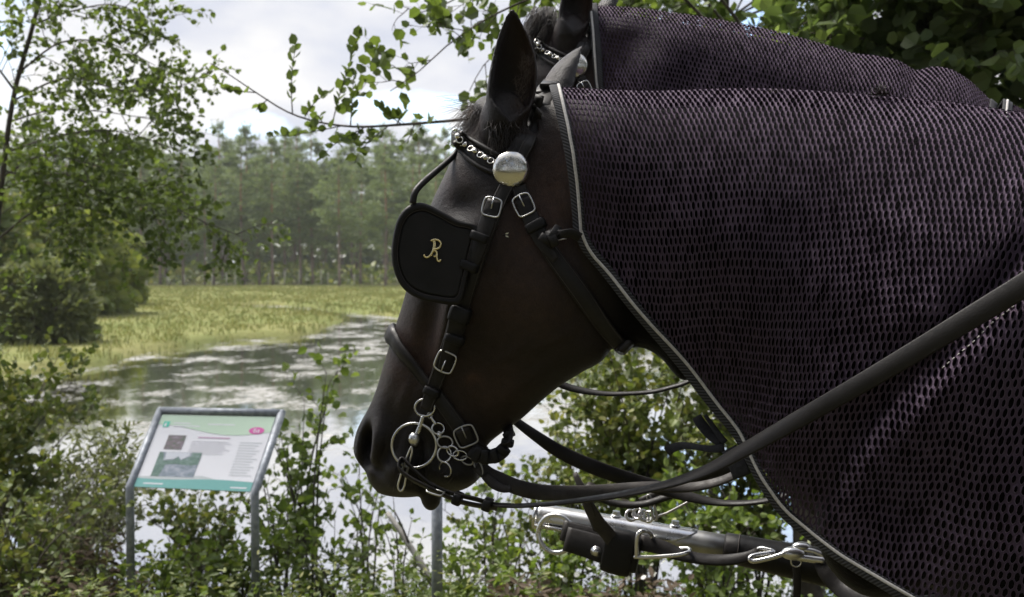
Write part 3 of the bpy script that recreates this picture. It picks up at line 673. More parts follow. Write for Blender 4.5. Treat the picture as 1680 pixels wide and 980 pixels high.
for pp, r_ in (([(378, 420), (388, 412), (400, 425), (402, 455), (396, 488), (382, 520), (362, 545), (340, 552), (322, 540), (328, 530)], 1.5), ([(382, 414), (412, 408), (440, 416), (458, 440), (448, 470), (428, 482), (405, 484)], 1.6), ([(408, 418), (412, 450), (404, 490), (390, 515), (380, 540)], 1.2), ([(398, 496), (415, 500), (426, 520), (426, 548), (430, 574), (444, 584), (455, 572)], 1.6), ([(430, 505), (412, 545), (400, 540)], 1.0)):
    q_ = cr(np.array(mono(pp)), 26); ms.append(tube(np.array([FA.px(x, y, blat(x, y) + .0062) for x, y in q_]), r_ * PXM * 1.15, 8))
for (x, y) in ((324, 536), (453, 576), (404, 486)): 
    a_ = mono([(x, y)])[0]; ms.append(sphere(FA.px(*a_, blat(*a_) + .0064), 2.1 * PXM, 8, 10))
V, Fc = joinm(ms); mo = mesh('monogram', V, Fc, 'brass', bl); tag(mo, 'curly brass letter R on the blinker')
# stay from the browband to the blinker
sp_ = np.array([FA.px(x, y, l_) for x, y, l_ in ((752, 246, .030), (738, 262, .05), (716, 281, .085), (694, 300, .115), (681, 316, base_l + .034), (677, 334, base_l + .038))])
V, Fc = tube(cr(sp_, 40), np.interp(np.linspace(0, 1, 40), [0, .5, 1], [.0052, .0056, .0062]), 10); mesh('blinker_stay', V, Fc, 'leather', BR)
# far blinker, the mirror image
def mir(V): 
    V = np.asarray(V); l_ = (V - FA.Q) @ FA.n; return V - 2 * l_[:, None] * FA.n
V, Fc = loft(back + rings); V = mir(V); mesh('blinker', V, [f[::-1] for f in Fc], 'leather', BR)
# noseband: padded front, strap to the chin with buckle and woven end
nbx = [(639, 533), (642, 552), (655, 573), (676, 598), (702, 632)]
p, nr = on_head([(645, 548), (655, 570), (676, 597), (706, 634)], 40, .004, 6)
wrap = np.vstack([[FA.px(655, 570, -.07), FA.px(650, 552, -.05), FA.px(642, 545, -.022), FA.px(639, 545, .008), FA.px(641, 550, .034)], p[5:]])
pw = cr(wrap, 60); sdv = unit(np.cross(unit(np.gradient(pw, axis=0)), unit(pw - FA.px(760, 600, 0)) ))
V, Fc, uv = ribbon(pw, sdv, np.interp(np.linspace(0, 1, 60), [0, .45, 1], [.034, .036, .026]), .014, .5); nb2 = mesh('noseband', V, Fc, 'leather', BR, uv=uv)
V, Fc = tube(pw[18:] + unit(pw[18:] - FA.px(760, 600, 0)) * .0068 + sdv[18:] * .009, .0007, 5); mesh('stitching', V, Fc, 'leather_edge', nb2)
ns, p, nr = strap('noseband_strap', [(712, 640), (728, 664), (745, 690), (758, 708), (774, 730), (790, 742)], [24, 25, 26, 28, 28, 26], .005, 'leather', BR, lift=.006, sm=8)
strap('noseband_billet', [(757, 700), (766, 722), (776, 742)], [26, 26, 22], .005, 'leather', ns, lift=.013)
c, nn = headpt(763, 711, .017); buckle(c, nn * .4 + FA.n, along_at((772, 735), (752, 695)), 36 * PXM, 34 * PXM, .0018, ns, 'steel_dull')
loopp = [(772, 738), (790, 748), (812, 748), (828, 736), (835, 716), (832, 698)]
pl = np.array([FA.px(x, y, l_) for (x, y), l_ in zip(loopp, (.05, .052, .05, .044, .03, .0))]); V, Fc, uv = ribbon(cr(pl, 40), np.array([.35, .2, .8]), .026, .006); mesh('chin_strap', V, Fc, 'leather', BR, uv=uv)
for k in range(6):
    t = .12 + .13 * k; q_ = cr(pl, 60)[int(t * 59)]; keeper(q_, FA.n, unit(cr(pl, 60)[min(59, int(t * 59) + 1)] - q_), .030 - .002 * k, .013, .018, BR).name = 'braid_loop'

# ---- bit
BI = thing('driving_bit', 'steel driving bit with big cheek ring in the mouth of the lowered head', 'bit', FA.px(680, 730, .06))
def zb(x, y): return (620 + x / 4.454, 640 + y / 4.454)
bl_ = max((headpt(*q_)[0] - FA.Q) @ FA.n for q_ in ((680, 730), (650, 730), (700, 745), (697, 669))) + .006
def flat(pts, lat=0.0): return np.array([FA.px(x, y, bl_ + lat) for x, y in pts])
def circ(cx, cy, r, n=44, ry=None, a0=0, a1=360): 
    a = np.linspace(R(a0), R(a1), n, endpoint=(a1 - a0) != 360); return [(cx + r * math.cos(x), cy + (ry or r) * math.sin(x)) for x in a]
V, Fc = tube(flat(circ(679.5, 731, 36.5)), 2.5 * PXM, 10, True); mesh('cheek_ring', V, Fc, 'steel', BI)
V, Fc = tube(flat(circ(697, 669, 16, ry=14)), 2.2 * PXM, 10, True); mesh('eye_ring', V, Fc, 'steel', BI)
V, Fc = tube(cr(flat([(694, 683), (691, 694), (687, 706), (682, 718), (679, 726)]), 24), np.interp(np.linspace(0, 1, 24), [0, .3, .6, 1], [3.4, 4.0, 5.0, 4.2]) * PXM, 12); mesh('cheek_bar', V, Fc, 'steel', BI)
V, Fc = sphere((0, 0, 0), 1, 12, 18); V = V * np.array([10.5, 11, 12]) * PXM + FA.px(679.5, 720, bl_ + .006); mesh('mouthpiece_boss', V, Fc, 'steel', BI)
V, Fc = tube([FA.px(680, 724, bl_), FA.px(683, 730, .02), FA.px(684, 732, -.03), FA.px(680, 724, -bl_)], .007, 10); mesh('mouthpiece', V, Fc, 'steel_dull', BI)
V, Fc = tube(cr(flat([(675, 733), (669, 746), (664, 760), (657, 782), (653, 798), (657, 806), (663, 799), (667, 778), (672, 757), (676, 742)], .004), 50, True), 1.9 * PXM, 8, True); mesh('shank_loop', V, Fc, 'steel', BI)
links = [(zb(380, 188), 4, 5, (0.2, 0, 1)), (zb(440, 282), 9.5, 9.5, None), (zb(445, 322), 3.6, 4, None), (zb(490, 382), 12, 10, None), (zb(546, 447), 11, 9, None), (zb(600, 478), 11, 8, None), (zb(652, 515), 11, 7.5, None), (zb(486, 470), 10.5, 13, None), (zb(492, 580), 11, 13, None)]
cc = None
for i, ((x, y), rx, ry, _) in enumerate(links):
    tilt = .55 * (1 if i % 2 else -1)
    c = FA.px(x, y, bl_ - .002 - (.012 if i in (5, 6) else 0)); V, Fc = ring3(c, unit(FA.n + tilt * np.array([.7, 0, .4])), ry * PXM, 1.7 * PXM, 28, 8, rot=(0.15, 0, 1), ry=rx * PXM * 1.1); mesh('curb_link', V, Fc, 'steel' if i % 3 else 'steel_dull', BI)
V, Fc = tube(cr(flat([zb(388, 195), zb(405, 225), zb(425, 250)]), 10), [2.6 * PXM] * 10, 8); mesh('curb_hook', V, Fc, 'steel', BI)
V, Fc = tube(flat([zb(440, 318), zb(460, 345)]), 2.4 * PXM, 8); mesh('curb_hook', V, Fc, 'steel', BI)

# ---- the long rein of the near side: billet loop at the bit, then edge on, opening to flat over the rug
RN = thing('driving_rein', 'long black leather rein running from the steel bit across the mesh rug', 'rein', FA.px(1215, 742, .1))
BR_RUG = BVHTree.FromPolygons(XA.reshape(-1, 3).tolist(), [(i * XA.shape[1] + j, (i + 1) * XA.shape[1] + j, (i + 1) * XA.shape[1] + j + 1, i * XA.shape[1] + j + 1) for i in range(XA.shape[0] - 1) for j in range(XA.shape[1] - 1)])
def rugY(x, y):
    h, _ = hit(BR_RUG, x, y); return None if h is None else h[1]
# the rein goes on along the flank towards the carriage
rp = [(812, 829), (850, 830), (900, 827), (960, 820), (1010, 813), (1070, 801), (1120, 787), (1165, 769), (1215, 742), (1300, 694), (1400, 637), (1500, 578), (1600, 517), (1680, 468), (1780, 405), (1880, 340)]
# straight in depth from the bit to the rug, clear of the cloth
Y0 = FA.px(812, 829, bl_ + .004)[1]
ys = [rugY(x, y) for x, y in rp[8:13]]; need = [(x, v) for (x, _), v in zip(rp[8:13], ys) if v is not None]
sl = min((v - .016 - Y0) / (x - 812) for x, v in need)
YY = lambda x: Y0 + sl * (x - 812)
# bring the far end on to the cloth
rq = cr(np.array(rp, float), 150); pts = np.array([P(x, y, YY(x)) for x, y in rq])
wx = np.interp(rq[:, 0], [812, 900, 1000, 1080, 1150, 1215, 1300, 1500, 1900], [8, 7.5, 8, 11, 17, 22, 27, 31, 35]) * 1.6 / F
tw = np.interp(rq[:, 0], [812, 950, 1080, 1215, 1350], [82, 78, 62, 32, 8]); full = .024
t = unit(np.gradient(pts, axis=0)); vw = unit(CAMP - pts); flatdir = unit(np.cross(t, vw)); edge_ = np.cross(flatdir, t)
side = flatdir * np.cos(np.radians(tw))[:, None] + edge_ * np.sin(np.radians(tw))[:, None]
width = np.maximum(np.minimum(wx / np.maximum(np.cos(np.radians(tw)), .3), .036), .018)
ext = cr(np.vstack([pts[-2], pts[-1], FA.pt(1.35, 1.52, .36), FA.pt(1.8, 1.60, .35), FA.pt(2.3, 1.64, .33), FA.pt(3.0, 1.66, .30)]), 60)[6:]
k_ = len(ext); pts = np.vstack([pts, ext]); side = np.vstack([side, np.repeat(side[-1:], k_, 0)]); width = np.r_[width, np.full(k_, width[-1])]
V, Fc, uv = ribbon(pts, side, width, .0052, .4); mesh('rein_strap', V, Fc, 'leather', RN, uv=uv)
# billet: loop round the shank slot and the doubled end
lp = [(712, 800, .012), (690, 782, .012), (672, 764, .010), (662, 754, .006), (656, 757, .010), (656, 770, .016), (672, 784, .018), (694, 796, .018), (715, 806, .016), (745, 820, .013), (775, 828, .010), (815, 834, .006)]
pl = cr(np.array([FA.px(x, y, bl_ + l_) for x, y, l_ in lp]), 90); V, Fc, uv = ribbon(pl, unit(FA.n + np.array([.25, 0, .55])), .020, .0050, .4); mesh('billet_loop', V, Fc, 'leather', RN, uv=uv)
lp = [(700, 790, .010), (725, 804, .012), (750, 812, .012), (780, 819, .010), (812, 828, .004), (840, 830, .004)]
pl = cr(np.array([FA.px(x, y, bl_ + l_) for x, y, l_ in lp]), 50); V, Fc, uv = ribbon(pl, unit(FA.n + np.array([.25, 0, .55])), .018, .0050, .4); mesh('billet_strap', V, Fc, 'leather', RN, uv=uv)
c = FA.px(715, 805, bl_ + .022); al = FA.px(745, 815, bl_) - FA.px(700, 797, bl_); buckle(c, unit(np.array([.1, -.35, .8])), al, .022, .030, .0018, RN)
for (x, y) in ((751, 818), (800, 828)):
    c = FA.px(x, y, bl_ + .009); keeper(c, FA.n, al, 22 * PXM, 14 * PXM, .026, RN).rotation_euler = (0, 0, 0)

# ---- small knotted tie between throat latch and rug
KT = thing('rug_tie', 'small knotted leather strip tying the rug hem to the throat latch', 'tie', headpt(905, 395, .02)[0])
kp = headpt(903, 393, .022)[0]
for dx, dy, dz_, rot in ((0, 0, 0, .2), (.006, -.004, .006, 1.0), (-.005, -.003, -.006, -.6), (.003, -.006, -.002, 2.0)):
    a = np.linspace(-1, 1, 14); d1 = unit(np.array([math.cos(rot), .25, math.sin(rot)])); 
    pp = kp + np.array([dx, dy, dz_]) + a[:, None] * d1 * .015 + (1 - a[:, None] ** 2) * np.array([0, -.007, 0])
    V, Fc, uv = ribbon(pp, np.cross(d1, (0, 1, 0)), .014, .003); mesh('knot', V, Fc, 'leather', KT, uv=uv)
pp = cr(np.array([kp + (.006, 0, .004), FA.px(922, 385, .115), FA.px(938, 383, .112), FA.px(952, 390, .105)]), 24); V, Fc, uv = ribbon(pp, (0.1, -.3, 1), .016, .003); mesh('tie_strip', V, Fc, 'leather', KT, uv=uv)
V, Fc = tube(cr(np.array([kp + (.012, -.008, -.006), kp + (.02, -.012, -.004), kp + (.027, -.011, -.003)]), 8), .0012, 6); mesh('wire_end', V, Fc, 'steel_dull', KT)

# ---- forelock and stray hairs
def hairs(name, roots, dirs, lens, rad, mat, parent, droop=.3, jit=.25, seed=1, k=6, obp=True):
    rs = np.random.default_rng(seed); ms = []
    for r0, d0, l_ in zip(roots, dirs, lens):
        d = unit(np.asarray(d0) + rs.normal(0, jit, 3)); p = [np.asarray(r0, float)]
        for i in range(k): d = unit(d + np.array([0, 0, -droop / k]) + rs.normal(0, .06, 3)); p.append(p[-1] + d * l_ / k)
        ms.append(tube(np.array(p), np.linspace(rad, rad * .35, k + 1), 3))
    V, Fc = joinm(ms); o = mesh(name, V, Fc, mat, parent); o['kind'] = 'stuff'; return o
rs = np.random.default_rng(8)
n = 420; roots = [FA.px(rs.uniform(772, 815), rs.uniform(172, 218), rs.uniform(-.03, .05)) for _ in range(n)]
hairs('forelock', roots, [(-.45, -.12, -.8)] * n, rs.uniform(.03, .06, n), .0006, 'hair', HA, droop=.5, jit=.3, seed=2)
n = 420; roots = [FA.px(rs.uniform(772, 800), rs.uniform(165, 215), rs.uniform(-.03, .03)) for _ in range(n)]
hairs('forelock', roots, [(-.9, 0, -.4)] * n, rs.uniform(.02, .055, n), .00038, 'hair_brown', HA, droop=.7, jit=.28, seed=3)
n = 14; roots = [FA.px(rs.uniform(775, 790), rs.uniform(165, 185), rs.uniform(-.02, .02)) for _ in range(n)]
hairs('forelock', roots, [(-1, 0, .12)] * n, rs.uniform(.06, .11, n), .0004, 'hair', HA, droop=.25, jit=.12, seed=4)
# ear fringe and base hair
n = 200; t_ = rs.uniform(0, 1, n); roots = [FA.px(842 + 24 * a + rs.normal(0, 6), 205 - 110 * a, .062 + .01 * a) for a in t_]
hairs('ear_hair', roots, [(.05, -.3, 1)] * n, rs.uniform(.010, .022, n), .00035, 'hair_brown', HA, droop=.3, jit=.5, seed=5)
n = 300; roots = [headpt(rs.uniform(800, 862), rs.uniform(195, 250), -.001)[0] for _ in range(n)]
hairs('ear_hair', roots, [(.1, -.35, -1)] * n, rs.uniform(.015, .035, n), .0006, 'hair', HA, droop=.3, jit=.35, seed=6)
# whiskers
n = 60; roots = [headpt(rs.uniform(600, 770), rs.uniform(740, 800), -.001)[0] for _ in range(n)]
hairs('whiskers', roots, [(-.2, -.5, -.9)] * n, rs.uniform(.006, .02, n), .0003, 'hair_brown', HA, droop=.3, jit=.5, seed=7)
# crest tufts through the rug
for (x, y, s_) in ((1445, 150, 1.0), (1270, 148, .5)):
    n = int(60 * s_); roots = [FA.px(x + rs.normal(0, 9), y + 6, .01) for _ in range(n)]
    hairs('mane_tuft', roots, [(-.4, -.1, .8)] * n, rs.uniform(.012, .022, n) * s_, .0008, 'hair', HA, droop=.2, jit=.5, seed=int(x))
# eyes behind the blinkers
for sg in (1, -1):
    V, Fc = sphere(FA.px(745, 392, .098 * sg) , .021, 12, 16); mesh('eye', V, Fc, 'patent', HA)
# tails and manes out of the picture stay simple
for ob, fr, s0, dz in ((HA, FA, .66, 0), (HB, FB, .72, .06)):
    p = np.array([fr.pt(s0 + 1.72, 1.38 + dz), fr.pt(s0 + 1.84, 1.34 + dz), fr.pt(s0 + 1.92, 1.1), fr.pt(s0 + 1.94, .7), fr.pt(s0 + 1.93, .35)])
    V, Fc = tube(cr(p, 20), np.interp(np.linspace(0, 1, 20), [0, .3, .7, 1], [.03, .06, .07, .02]), 12); mesh('tail', V, Fc, 'hair', ob)

# ---- the far horse wears the same bridle and bit, moved with its head
cb_ = copy_tree(BR, None, TB); cb_['label'] = 'black leather driving bridle with silver chain browband on the raised head behind'
ci = copy_tree(BI, None, TB); ci['label'] = 'steel driving bit in the mouth of the raised head behind'
tv = TB + headpt(884, 190, .016)[0]
V, Fc, uv = ribbon(np.array([tv, tv + np.array([.004, 0, .016])]), FA.e, .014, .003); tg = mesh('blue_tag', V, Fc, 'tag_blue', cb_, uv=uv)
# bushy forelock of the far horse
n = 520; roots = [FB.px(rs.uniform(872, 915), rs.uniform(10, 50), rs.uniform(-.03, .05)) for _ in range(n)]
hairs('forelock', roots, [(-.45, -.1, -.75)] * n, rs.uniform(.05, .12, n), .0010, 'hair', HB, droop=.9, jit=.16, seed=12)
# ------------------------------------------------------------------ carriage pole between the horses
LP = -.40
def pp_(x, y, l=LP): return FA.px(x, y, l)
PXP = 2.15 / F
PO = thing('carriage_pole', 'carriage pole with bright steel tip and black leather sleeve between the horses', 'carriage pole', pp_(880, 850))
a0, a1, a2, a3 = pp_(880, 846), pp_(1150, 886), pp_(1192, 893), pp_(1500, 950)
ax = unit(a3 - a0); a1 = a0 + ax * ((a1 - a0) @ ax); a2 = a0 + ax * ((a2 - a0) @ ax); end = a2 + ax * 3.2
rp_ = .0285
V, Fc = tube([a0 + ax * .01, a0 + ax * .2, a1, a2 + ax * .02], rp_ * .93, 24); mesh('pole_tube', V, Fc, 'steel_dull', PO)
# bright half shell on top with pointed end, and end plate with bolt
t_, N_, B_ = frames(np.array([a0, a1])); upv = unit(np.array([0, 0, 1.0]) - ax * ax[2]); sdv = np.cross(ax, upv); sdv = sdv if sdv[1] < 0 else -sdv
Ls = np.linalg.norm(pp_(1142, 886) - a0); rings = []
for t in np.linspace(0, 1, 30):
    half = np.interp(t, [0, .12, .85, .95, 1], [118, 105, 95, 60, 25]); a = np.radians(np.linspace(-half, half, 22)); c = a0 + ax * Ls * t
    o = [c + rp_ * (math.cos(x) * upv + math.sin(x) * sdv) for x in a]; i_ = [c + (rp_ - .003) * (math.cos(x) * upv + math.sin(x) * sdv) for x in a[::-1]]; rings.append(np.array(o + i_))
V, Fc = loft(rings); mesh('steel_shell', V, Fc, 'steel', PO)
V, Fc = tube([a0 - ax * .004, a0 + ax * .006], rp_ * 1.04, 28); mesh('end_cap', V, Fc, 'steel', PO)
V, Fc = tube([a0 - ax * .014, a0 - ax * .003], .012, 6); mesh('bolt', V, Fc, 'steel', PO, smooth=False)
for d in (.50, .865):
    c = a0 + ax * Ls * d + upv * rp_; V, Fc = tube([c - upv * .002, c + upv * .011], .0085, 6); mesh('bolt', V, Fc, 'steel', PO, smooth=False)
    V, Fc = tube([c - upv * .001, c + upv * .0025], .0115, 20); mesh('washer', V, Fc, 'steel', PO)
# leather sleeve
pts = [a2 - ax * .006, a2, a2 + ax * .03, a2 + ax * .1, a2 + ax * .35, a2 + ax * .6, end]
V, Fc = tube(np.array(pts) - upv * np.array([0, 0, .001, .004, .012, .016, .016])[:, None], [.026, .0315, .0325, .035, .045, .048, .05], 24); sl_ = mesh('leather_sleeve', V, Fc, 'leather', PO)
V, Fc = ring3(a2 + ax * .025, ax, .0326, .0012, 28, 6); mesh('sleeve_seam', V, Fc, 'leather_edge', sl_)
# side lug and ring
lc = a0 + ax * .035 + sdv * rp_ * .8 - upv * .012
V, Fc, uv = ribbon(np.array([lc - ax * .03, lc + ax * .01, lc + ax * .05]) + sdv * .006, sdv, .02, .006); mesh('ring_lug', V, Fc, 'steel', PO, uv=uv)
rc = pp_(912, 876, LP + .045); V, Fc = ring3(rc, unit(FA.n + np.array([-.15, 0, .1])), 31 * PXP, 4.2 * PXP, 44, 12); mesh('pole_ring', V, Fc, 'steel', PO)

# ---- pole strap: leather tab on the ring, thick keeper, buckle, long strap to the snap
def sp(pts, l): return np.array([FA.px(x, y, l_) for (x, y), l_ in zip(pts, np.broadcast_to(l, (len(pts),)))])
def fstrap(name, pts, lat, wpx, thick, mat, parent, tw=0, depth=2.1, n=None, rnd=.35):
    n = n or max(10, int(sum(math.dist(a, b) for a, b in zip(pts, pts[1:])) / 7)); p = cr(sp(pts, lat), n)
    t = unit(np.gradient(p, axis=0)); vw = unit(CAMP - p); fd = unit(np.cross(t, vw)); ed = np.cross(fd, t)
    twr = np.radians(np.interp(np.linspace(0, 1, n), np.linspace(0, 1, len(tw)), tw)) if isinstance(tw, (list, tuple)) else np.full(n, math.radians(tw))
    wv_ = np.interp(np.linspace(0, 1, n), np.linspace(0, 1, len(wpx)), wpx) if isinstance(wpx, (list, tuple)) else np.full(n, wpx)
    V, Fc, uv = ribbon(p, fd * np.cos(twr)[:, None] + ed * np.sin(twr)[:, None], wv_ * depth / F, thick, rnd); return mesh(name, V, Fc, mat, parent, uv=uv), p
PS = thing('pole_strap', 'heavy black pole strap buckled to the steel pole ring', 'harness strap', pp_(985, 900, LP + .06))
LS = LP + .075
fstrap('strap_tab', [(928, 884), (960, 893), (1000, 906), (1030, 914)], LS, [40, 42, 44, 44], .010, 'leather', PS)
fstrap('strap_tab', [(922, 870), (960, 880), (1000, 892), (1030, 902)], LS - .016, [34, 36, 38, 38], .010, 'leather', PS)
c = sp([(978, 905)], LS + .007)[0]; V, Fc = tube([c, c + FA.n * .007], .0085, 16); mesh('rivet', V, Fc, 'steel', PS); V, Fc = tube([c, c + FA.n * .003], .012, 16); mesh('rivet', V, Fc, 'steel', PS)
kc = sp([(1015, 905)], LS)[0]; al = sp([(1060, 916)], LS)[0] - sp([(970, 893)], LS)[0]; keeper(kc, FA.n, al, 72 * PXP, 48 * PXP, .042, PS)
kb = sp([(1040, 909)], LS - .004)[0]; keeper(kb, FA.n, al, 58 * PXP, 18 * PXP, .036, PS)
b1 = [(1044, 916), (1046, 880), (1056, 871), (1068, 876), (1068, 890)]; V, Fc = tube(cr(sp(b1, [LS + .022, LS + .022, LS + .016, LS, LS - .01]), 40), 3.6 * PXP, 10); bk = mesh('buckle', V, Fc, 'steel', PS)
V, Fc = tube(cr(sp([(1040, 914), (1070, 914), (1110, 911), (1130, 906), (1128, 900), (1100, 902)], [LS + .022, LS + .022, LS + .018, LS + .01, LS - .005, LS - .014]), 40), 3.4 * PXP, 10); mesh('buckle', V, Fc, 'steel', PS)
fstrap('long_strap', [(1050, 890), (1085, 898), (1110, 908), (1150, 917), (1190, 919), (1225, 914), (1245, 906)], LS, [26, 24, 24, 22, 20, 18, 16], .008, 'leather', PS, tw=[0, 10, 30, 40, 30, 20, 10])
fstrap('strap_end', [(1012, 898), (1000, 880), (982, 858), (966, 830), (957, 806), (948, 788), (943, 776)], [LS + .01, LS + .02, LS + .035, LS + .045, LS + .045, LS + .04, LS + .035], [24, 24, 23, 21, 18, 13, 8], .0065, 'leather_worn', PS, tw=[0, 5, 10, 15, 20, 25, 30])
fstrap('strap_end', [(980, 872), (970, 840), (963, 812), (966, 796), (975, 800), (984, 812)], [LS + .02, LS + .04, LS + .045, LS + .04, LS + .03, LS + .02], [16, 18, 16, 14, 14, 14], .006, 'leather', PS, tw=[50, 40, 35, 40, 50, 60])
# snap shackle
SN = thing('snap_hook', 'shiny steel snap hook at the end of the pole strap', 'snap hook', pp_(1290, 912, LS))
V, Fc = tube(cr(sp([(1288, 908), (1262, 916), (1236, 921), (1230, 916), (1240, 911), (1270, 906), (1250, 900), (1240, 904)], [LS + .02, LS + .022, LS + .022, LS + .018, LS + .012, LS + .004, LS - .006, LS - .01]), 50), 3.8 * PXP, 10); mesh('hook_bow', V, Fc, 'steel', SN)
V, Fc = sphere((0, 0, 0), 1, 12, 18); c = sp([(1302, 908)], LS + .012)[0]; V = V * np.array([.026, .014, .014]) + c; mesh('hook_body', V, Fc, 'steel', SN)
V, Fc = sphere((0, 0, 0), 1, 12, 18); c = sp([(1315, 897)], LS + .004)[0]; V = V * np.array([.020, .012, .010]) + c; mesh('hook_lever', V, Fc, 'steel', SN)
V, Fc = tube(cr(sp([(1308, 914), (1330, 917), (1352, 920)], LS + .012), 12), [6 * PXP] * 12, 10); mesh('hook_jaw', V, Fc, 'steel', SN)
V, Fc = tube(cr(sp([(1318, 902), (1336, 905), (1354, 914)], LS + .008), 12), [4.5 * PXP] * 12, 10); mesh('hook_jaw', V, Fc, 'steel', SN)
V, Fc = ring3(sp([(1306, 922)], LS + .014)[0], FA.n, .010, .0016, 24, 8); mesh('split_ring', V, Fc, 'steel', SN)
fstrap('hanging_strap', [(1306, 928), (1308, 955), (1306, 1000), (1304, 1060)], LS + .012, [12, 12, 11, 10], .005, 'leather', PS)
fstrap('breast_strap', [(1345, 905), (1352, 935), (1380, 965), (1430, 990), (1500, 1000), (1600, 990)], [LS, LS + .02, LS + .04, LS + .1, LS + .2, LS + .3], [20, 28, 34, 36, 36, 36], .008, 'leather', PS)

# ---- loose reins and straps between the horses
CR1 = thing('coupling_rein', 'worn brown black coupling rein buckled behind the chin', 'rein', sp([(800, 780)], .0)[0])
fstrap('rein_strap', [(783, 762), (800, 777), (820, 787), (850, 800), (890, 808), (950, 808), (1010, 803), (1070, 799), (1130, 800), (1180, 790), (1225, 770)], [.03, .03, .025, .01, -.02, -.05, -.08, -.10, -.12, -.12, -.10], [22, 24, 26, 25, 22, 20, 20, 19, 18, 17, 16], .006, 'leather_worn', CR1, depth=1.85, tw=[10, 5, 0, 5, 10, 20, 25, 30, 35, 40, 40])
fstrap('rein_end', [(795, 780), (812, 796), (830, 803), (838, 800)], .036, [14, 16, 14, 10], .008, 'leather_worn', CR1, depth=1.8)
V, Fc = tube(cr(sp([(776, 757), (784, 776), (792, 778), (790, 765), (782, 754)], .035), 20, True), .0016, 8, True); mesh('buckle', V, Fc, 'steel_dull', CR1)
CR2 = thing('coupling_rein', 'broad black coupling rein sagging from below the jaw towards the rug', 'rein', sp([(900, 730)], -.1)[0])
fstrap('rein_strap', [(832, 676), (845, 690), (880, 716), (920, 742), (970, 765), (1030, 786), (1090, 803), (1130, 815), (1180, 825), (1230, 825), (1275, 817), (1330, 795)], [-.05, -.08, -.10, -.13, -.15, -.18, -.2, -.2, -.2, -.19, -.17, -.14], [12, 16, 20, 23, 24, 24, 22, 18, 14, 12, 12, 12], .006, 'leather', CR2, depth=2.0, tw=[40, 25, 10, 0, 0, 0, 10, 30, 50, 55, 55, 55])
CR3 = thing('driving_rein', 'thin black rein sagging freely below the jaw of the lowered head', 'rein', sp([(960, 640)], -.3)[0])
fstrap('rein_strap', [(880, 606), (915, 628), (945, 639), (990, 646), (1030, 646), (1070, 643), (1100, 636), (1130, 626), (1200, 590)], [-.30] * 9, [14, 13, 12, 10, 9, 9, 9, 9, 9], .006, 'leather', CR3, depth=2.1, tw=[20, 20, 30, 45, 50, 50, 50, 50, 50])
CR4 = thing('breast_strap', 'doubled black breast strap with steel hook above the pole', 'harness strap', sp([(1100, 810)], -.3)[0])
fstrap('strap', [(968, 808), (985, 818), (1010, 826), (1050, 828), (1090, 817), (1130, 802), (1165, 785), (1195, 770), (1225, 757)], -.28, [10, 12, 13, 13, 13, 14, 15, 15, 14], .010, 'leather', CR4, depth=2.1, tw=[30, 30, 40, 45, 40, 30, 20, 20, 20])
fstrap('strap', [(1050, 822), (1090, 806), (1130, 792), (1170, 775), (1215, 757)], -.30, [10, 14, 17, 17, 14], .008, 'leather_worn', CR4, depth=2.1)
fstrap('strap', [(1100, 802), (1140, 785), (1180, 772), (1222, 762)], -.26, [14, 16, 16, 14], .006, 'leather', CR4, depth=2.1)
V, Fc = tube(cr(sp([(1125, 806), (1128, 796), (1134, 806), (1130, 812)], -.27), 20, True), .0022, 8, True); mesh('buckle', V, Fc, 'steel', CR4)
V, Fc = tube(cr(sp([(1062, 815), (1068, 835), (1072, 850), (1078, 852), (1074, 832), (1066, 814)], -.29), 40, True), .0026, 8, True); mesh('hook_loop', V, Fc, 'steel_dull', CR4)
V, Fc = tube(sp([(1072, 850), (1095, 842), (1120, 829), (1140, 818)], -.30), .0028, 8); mesh('steel_rod', V, Fc, 'steel_dull', CR4)
for i, (x, y) in enumerate(((1035, 846), (1046, 843), (1056, 846), (1064, 848))):
    V, Fc = ring3(sp([(x, y)], -.30)[0], unit(FA.n + np.array([.6 * (-1) ** i, 0, .5])), .011, .003, 24, 8); mesh('chain_link', V, Fc, 'steel', CR4)
# loose ends of the rug fastening
RT = thing('rug_tie', 'black fabric tie with frayed end hanging at the lower rug hem', 'tie', sp([(1170, 735)], .05)[0])
fstrap('tie_strip', [(1094, 742), (1104, 735), (1122, 731), (1145, 734), (1168, 737), (1188, 735)], [.03, .03, .03, .04, .05, .06], [16, 15, 12, 11, 12, 14], .003, 'webbing', RT, depth=1.75, tw=[10, 30, 40, 30, 20, 0])
fstrap('tie_strip', [(1143, 684), (1152, 698), (1168, 716), (1184, 728)], [.02, .03, .04, .05], [16, 18, 16, 14], .003, 'webbing', RT, depth=1.75, tw=[0, 20, 10, 0])
fstrap('tie_strip', [(1157, 682), (1166, 694), (1178, 712), (1190, 726)], [.03, .04, .05, .06], [6, 8, 10, 10], .003, 'webbing', RT, depth=1.75)
fstrap('tie_strip', [(1196, 736), (1205, 752), (1212, 768), (1218, 782)], [.075, .08, .085, .085], [26, 28, 28, 30], .004, 'webbing', RT, depth=1.72)
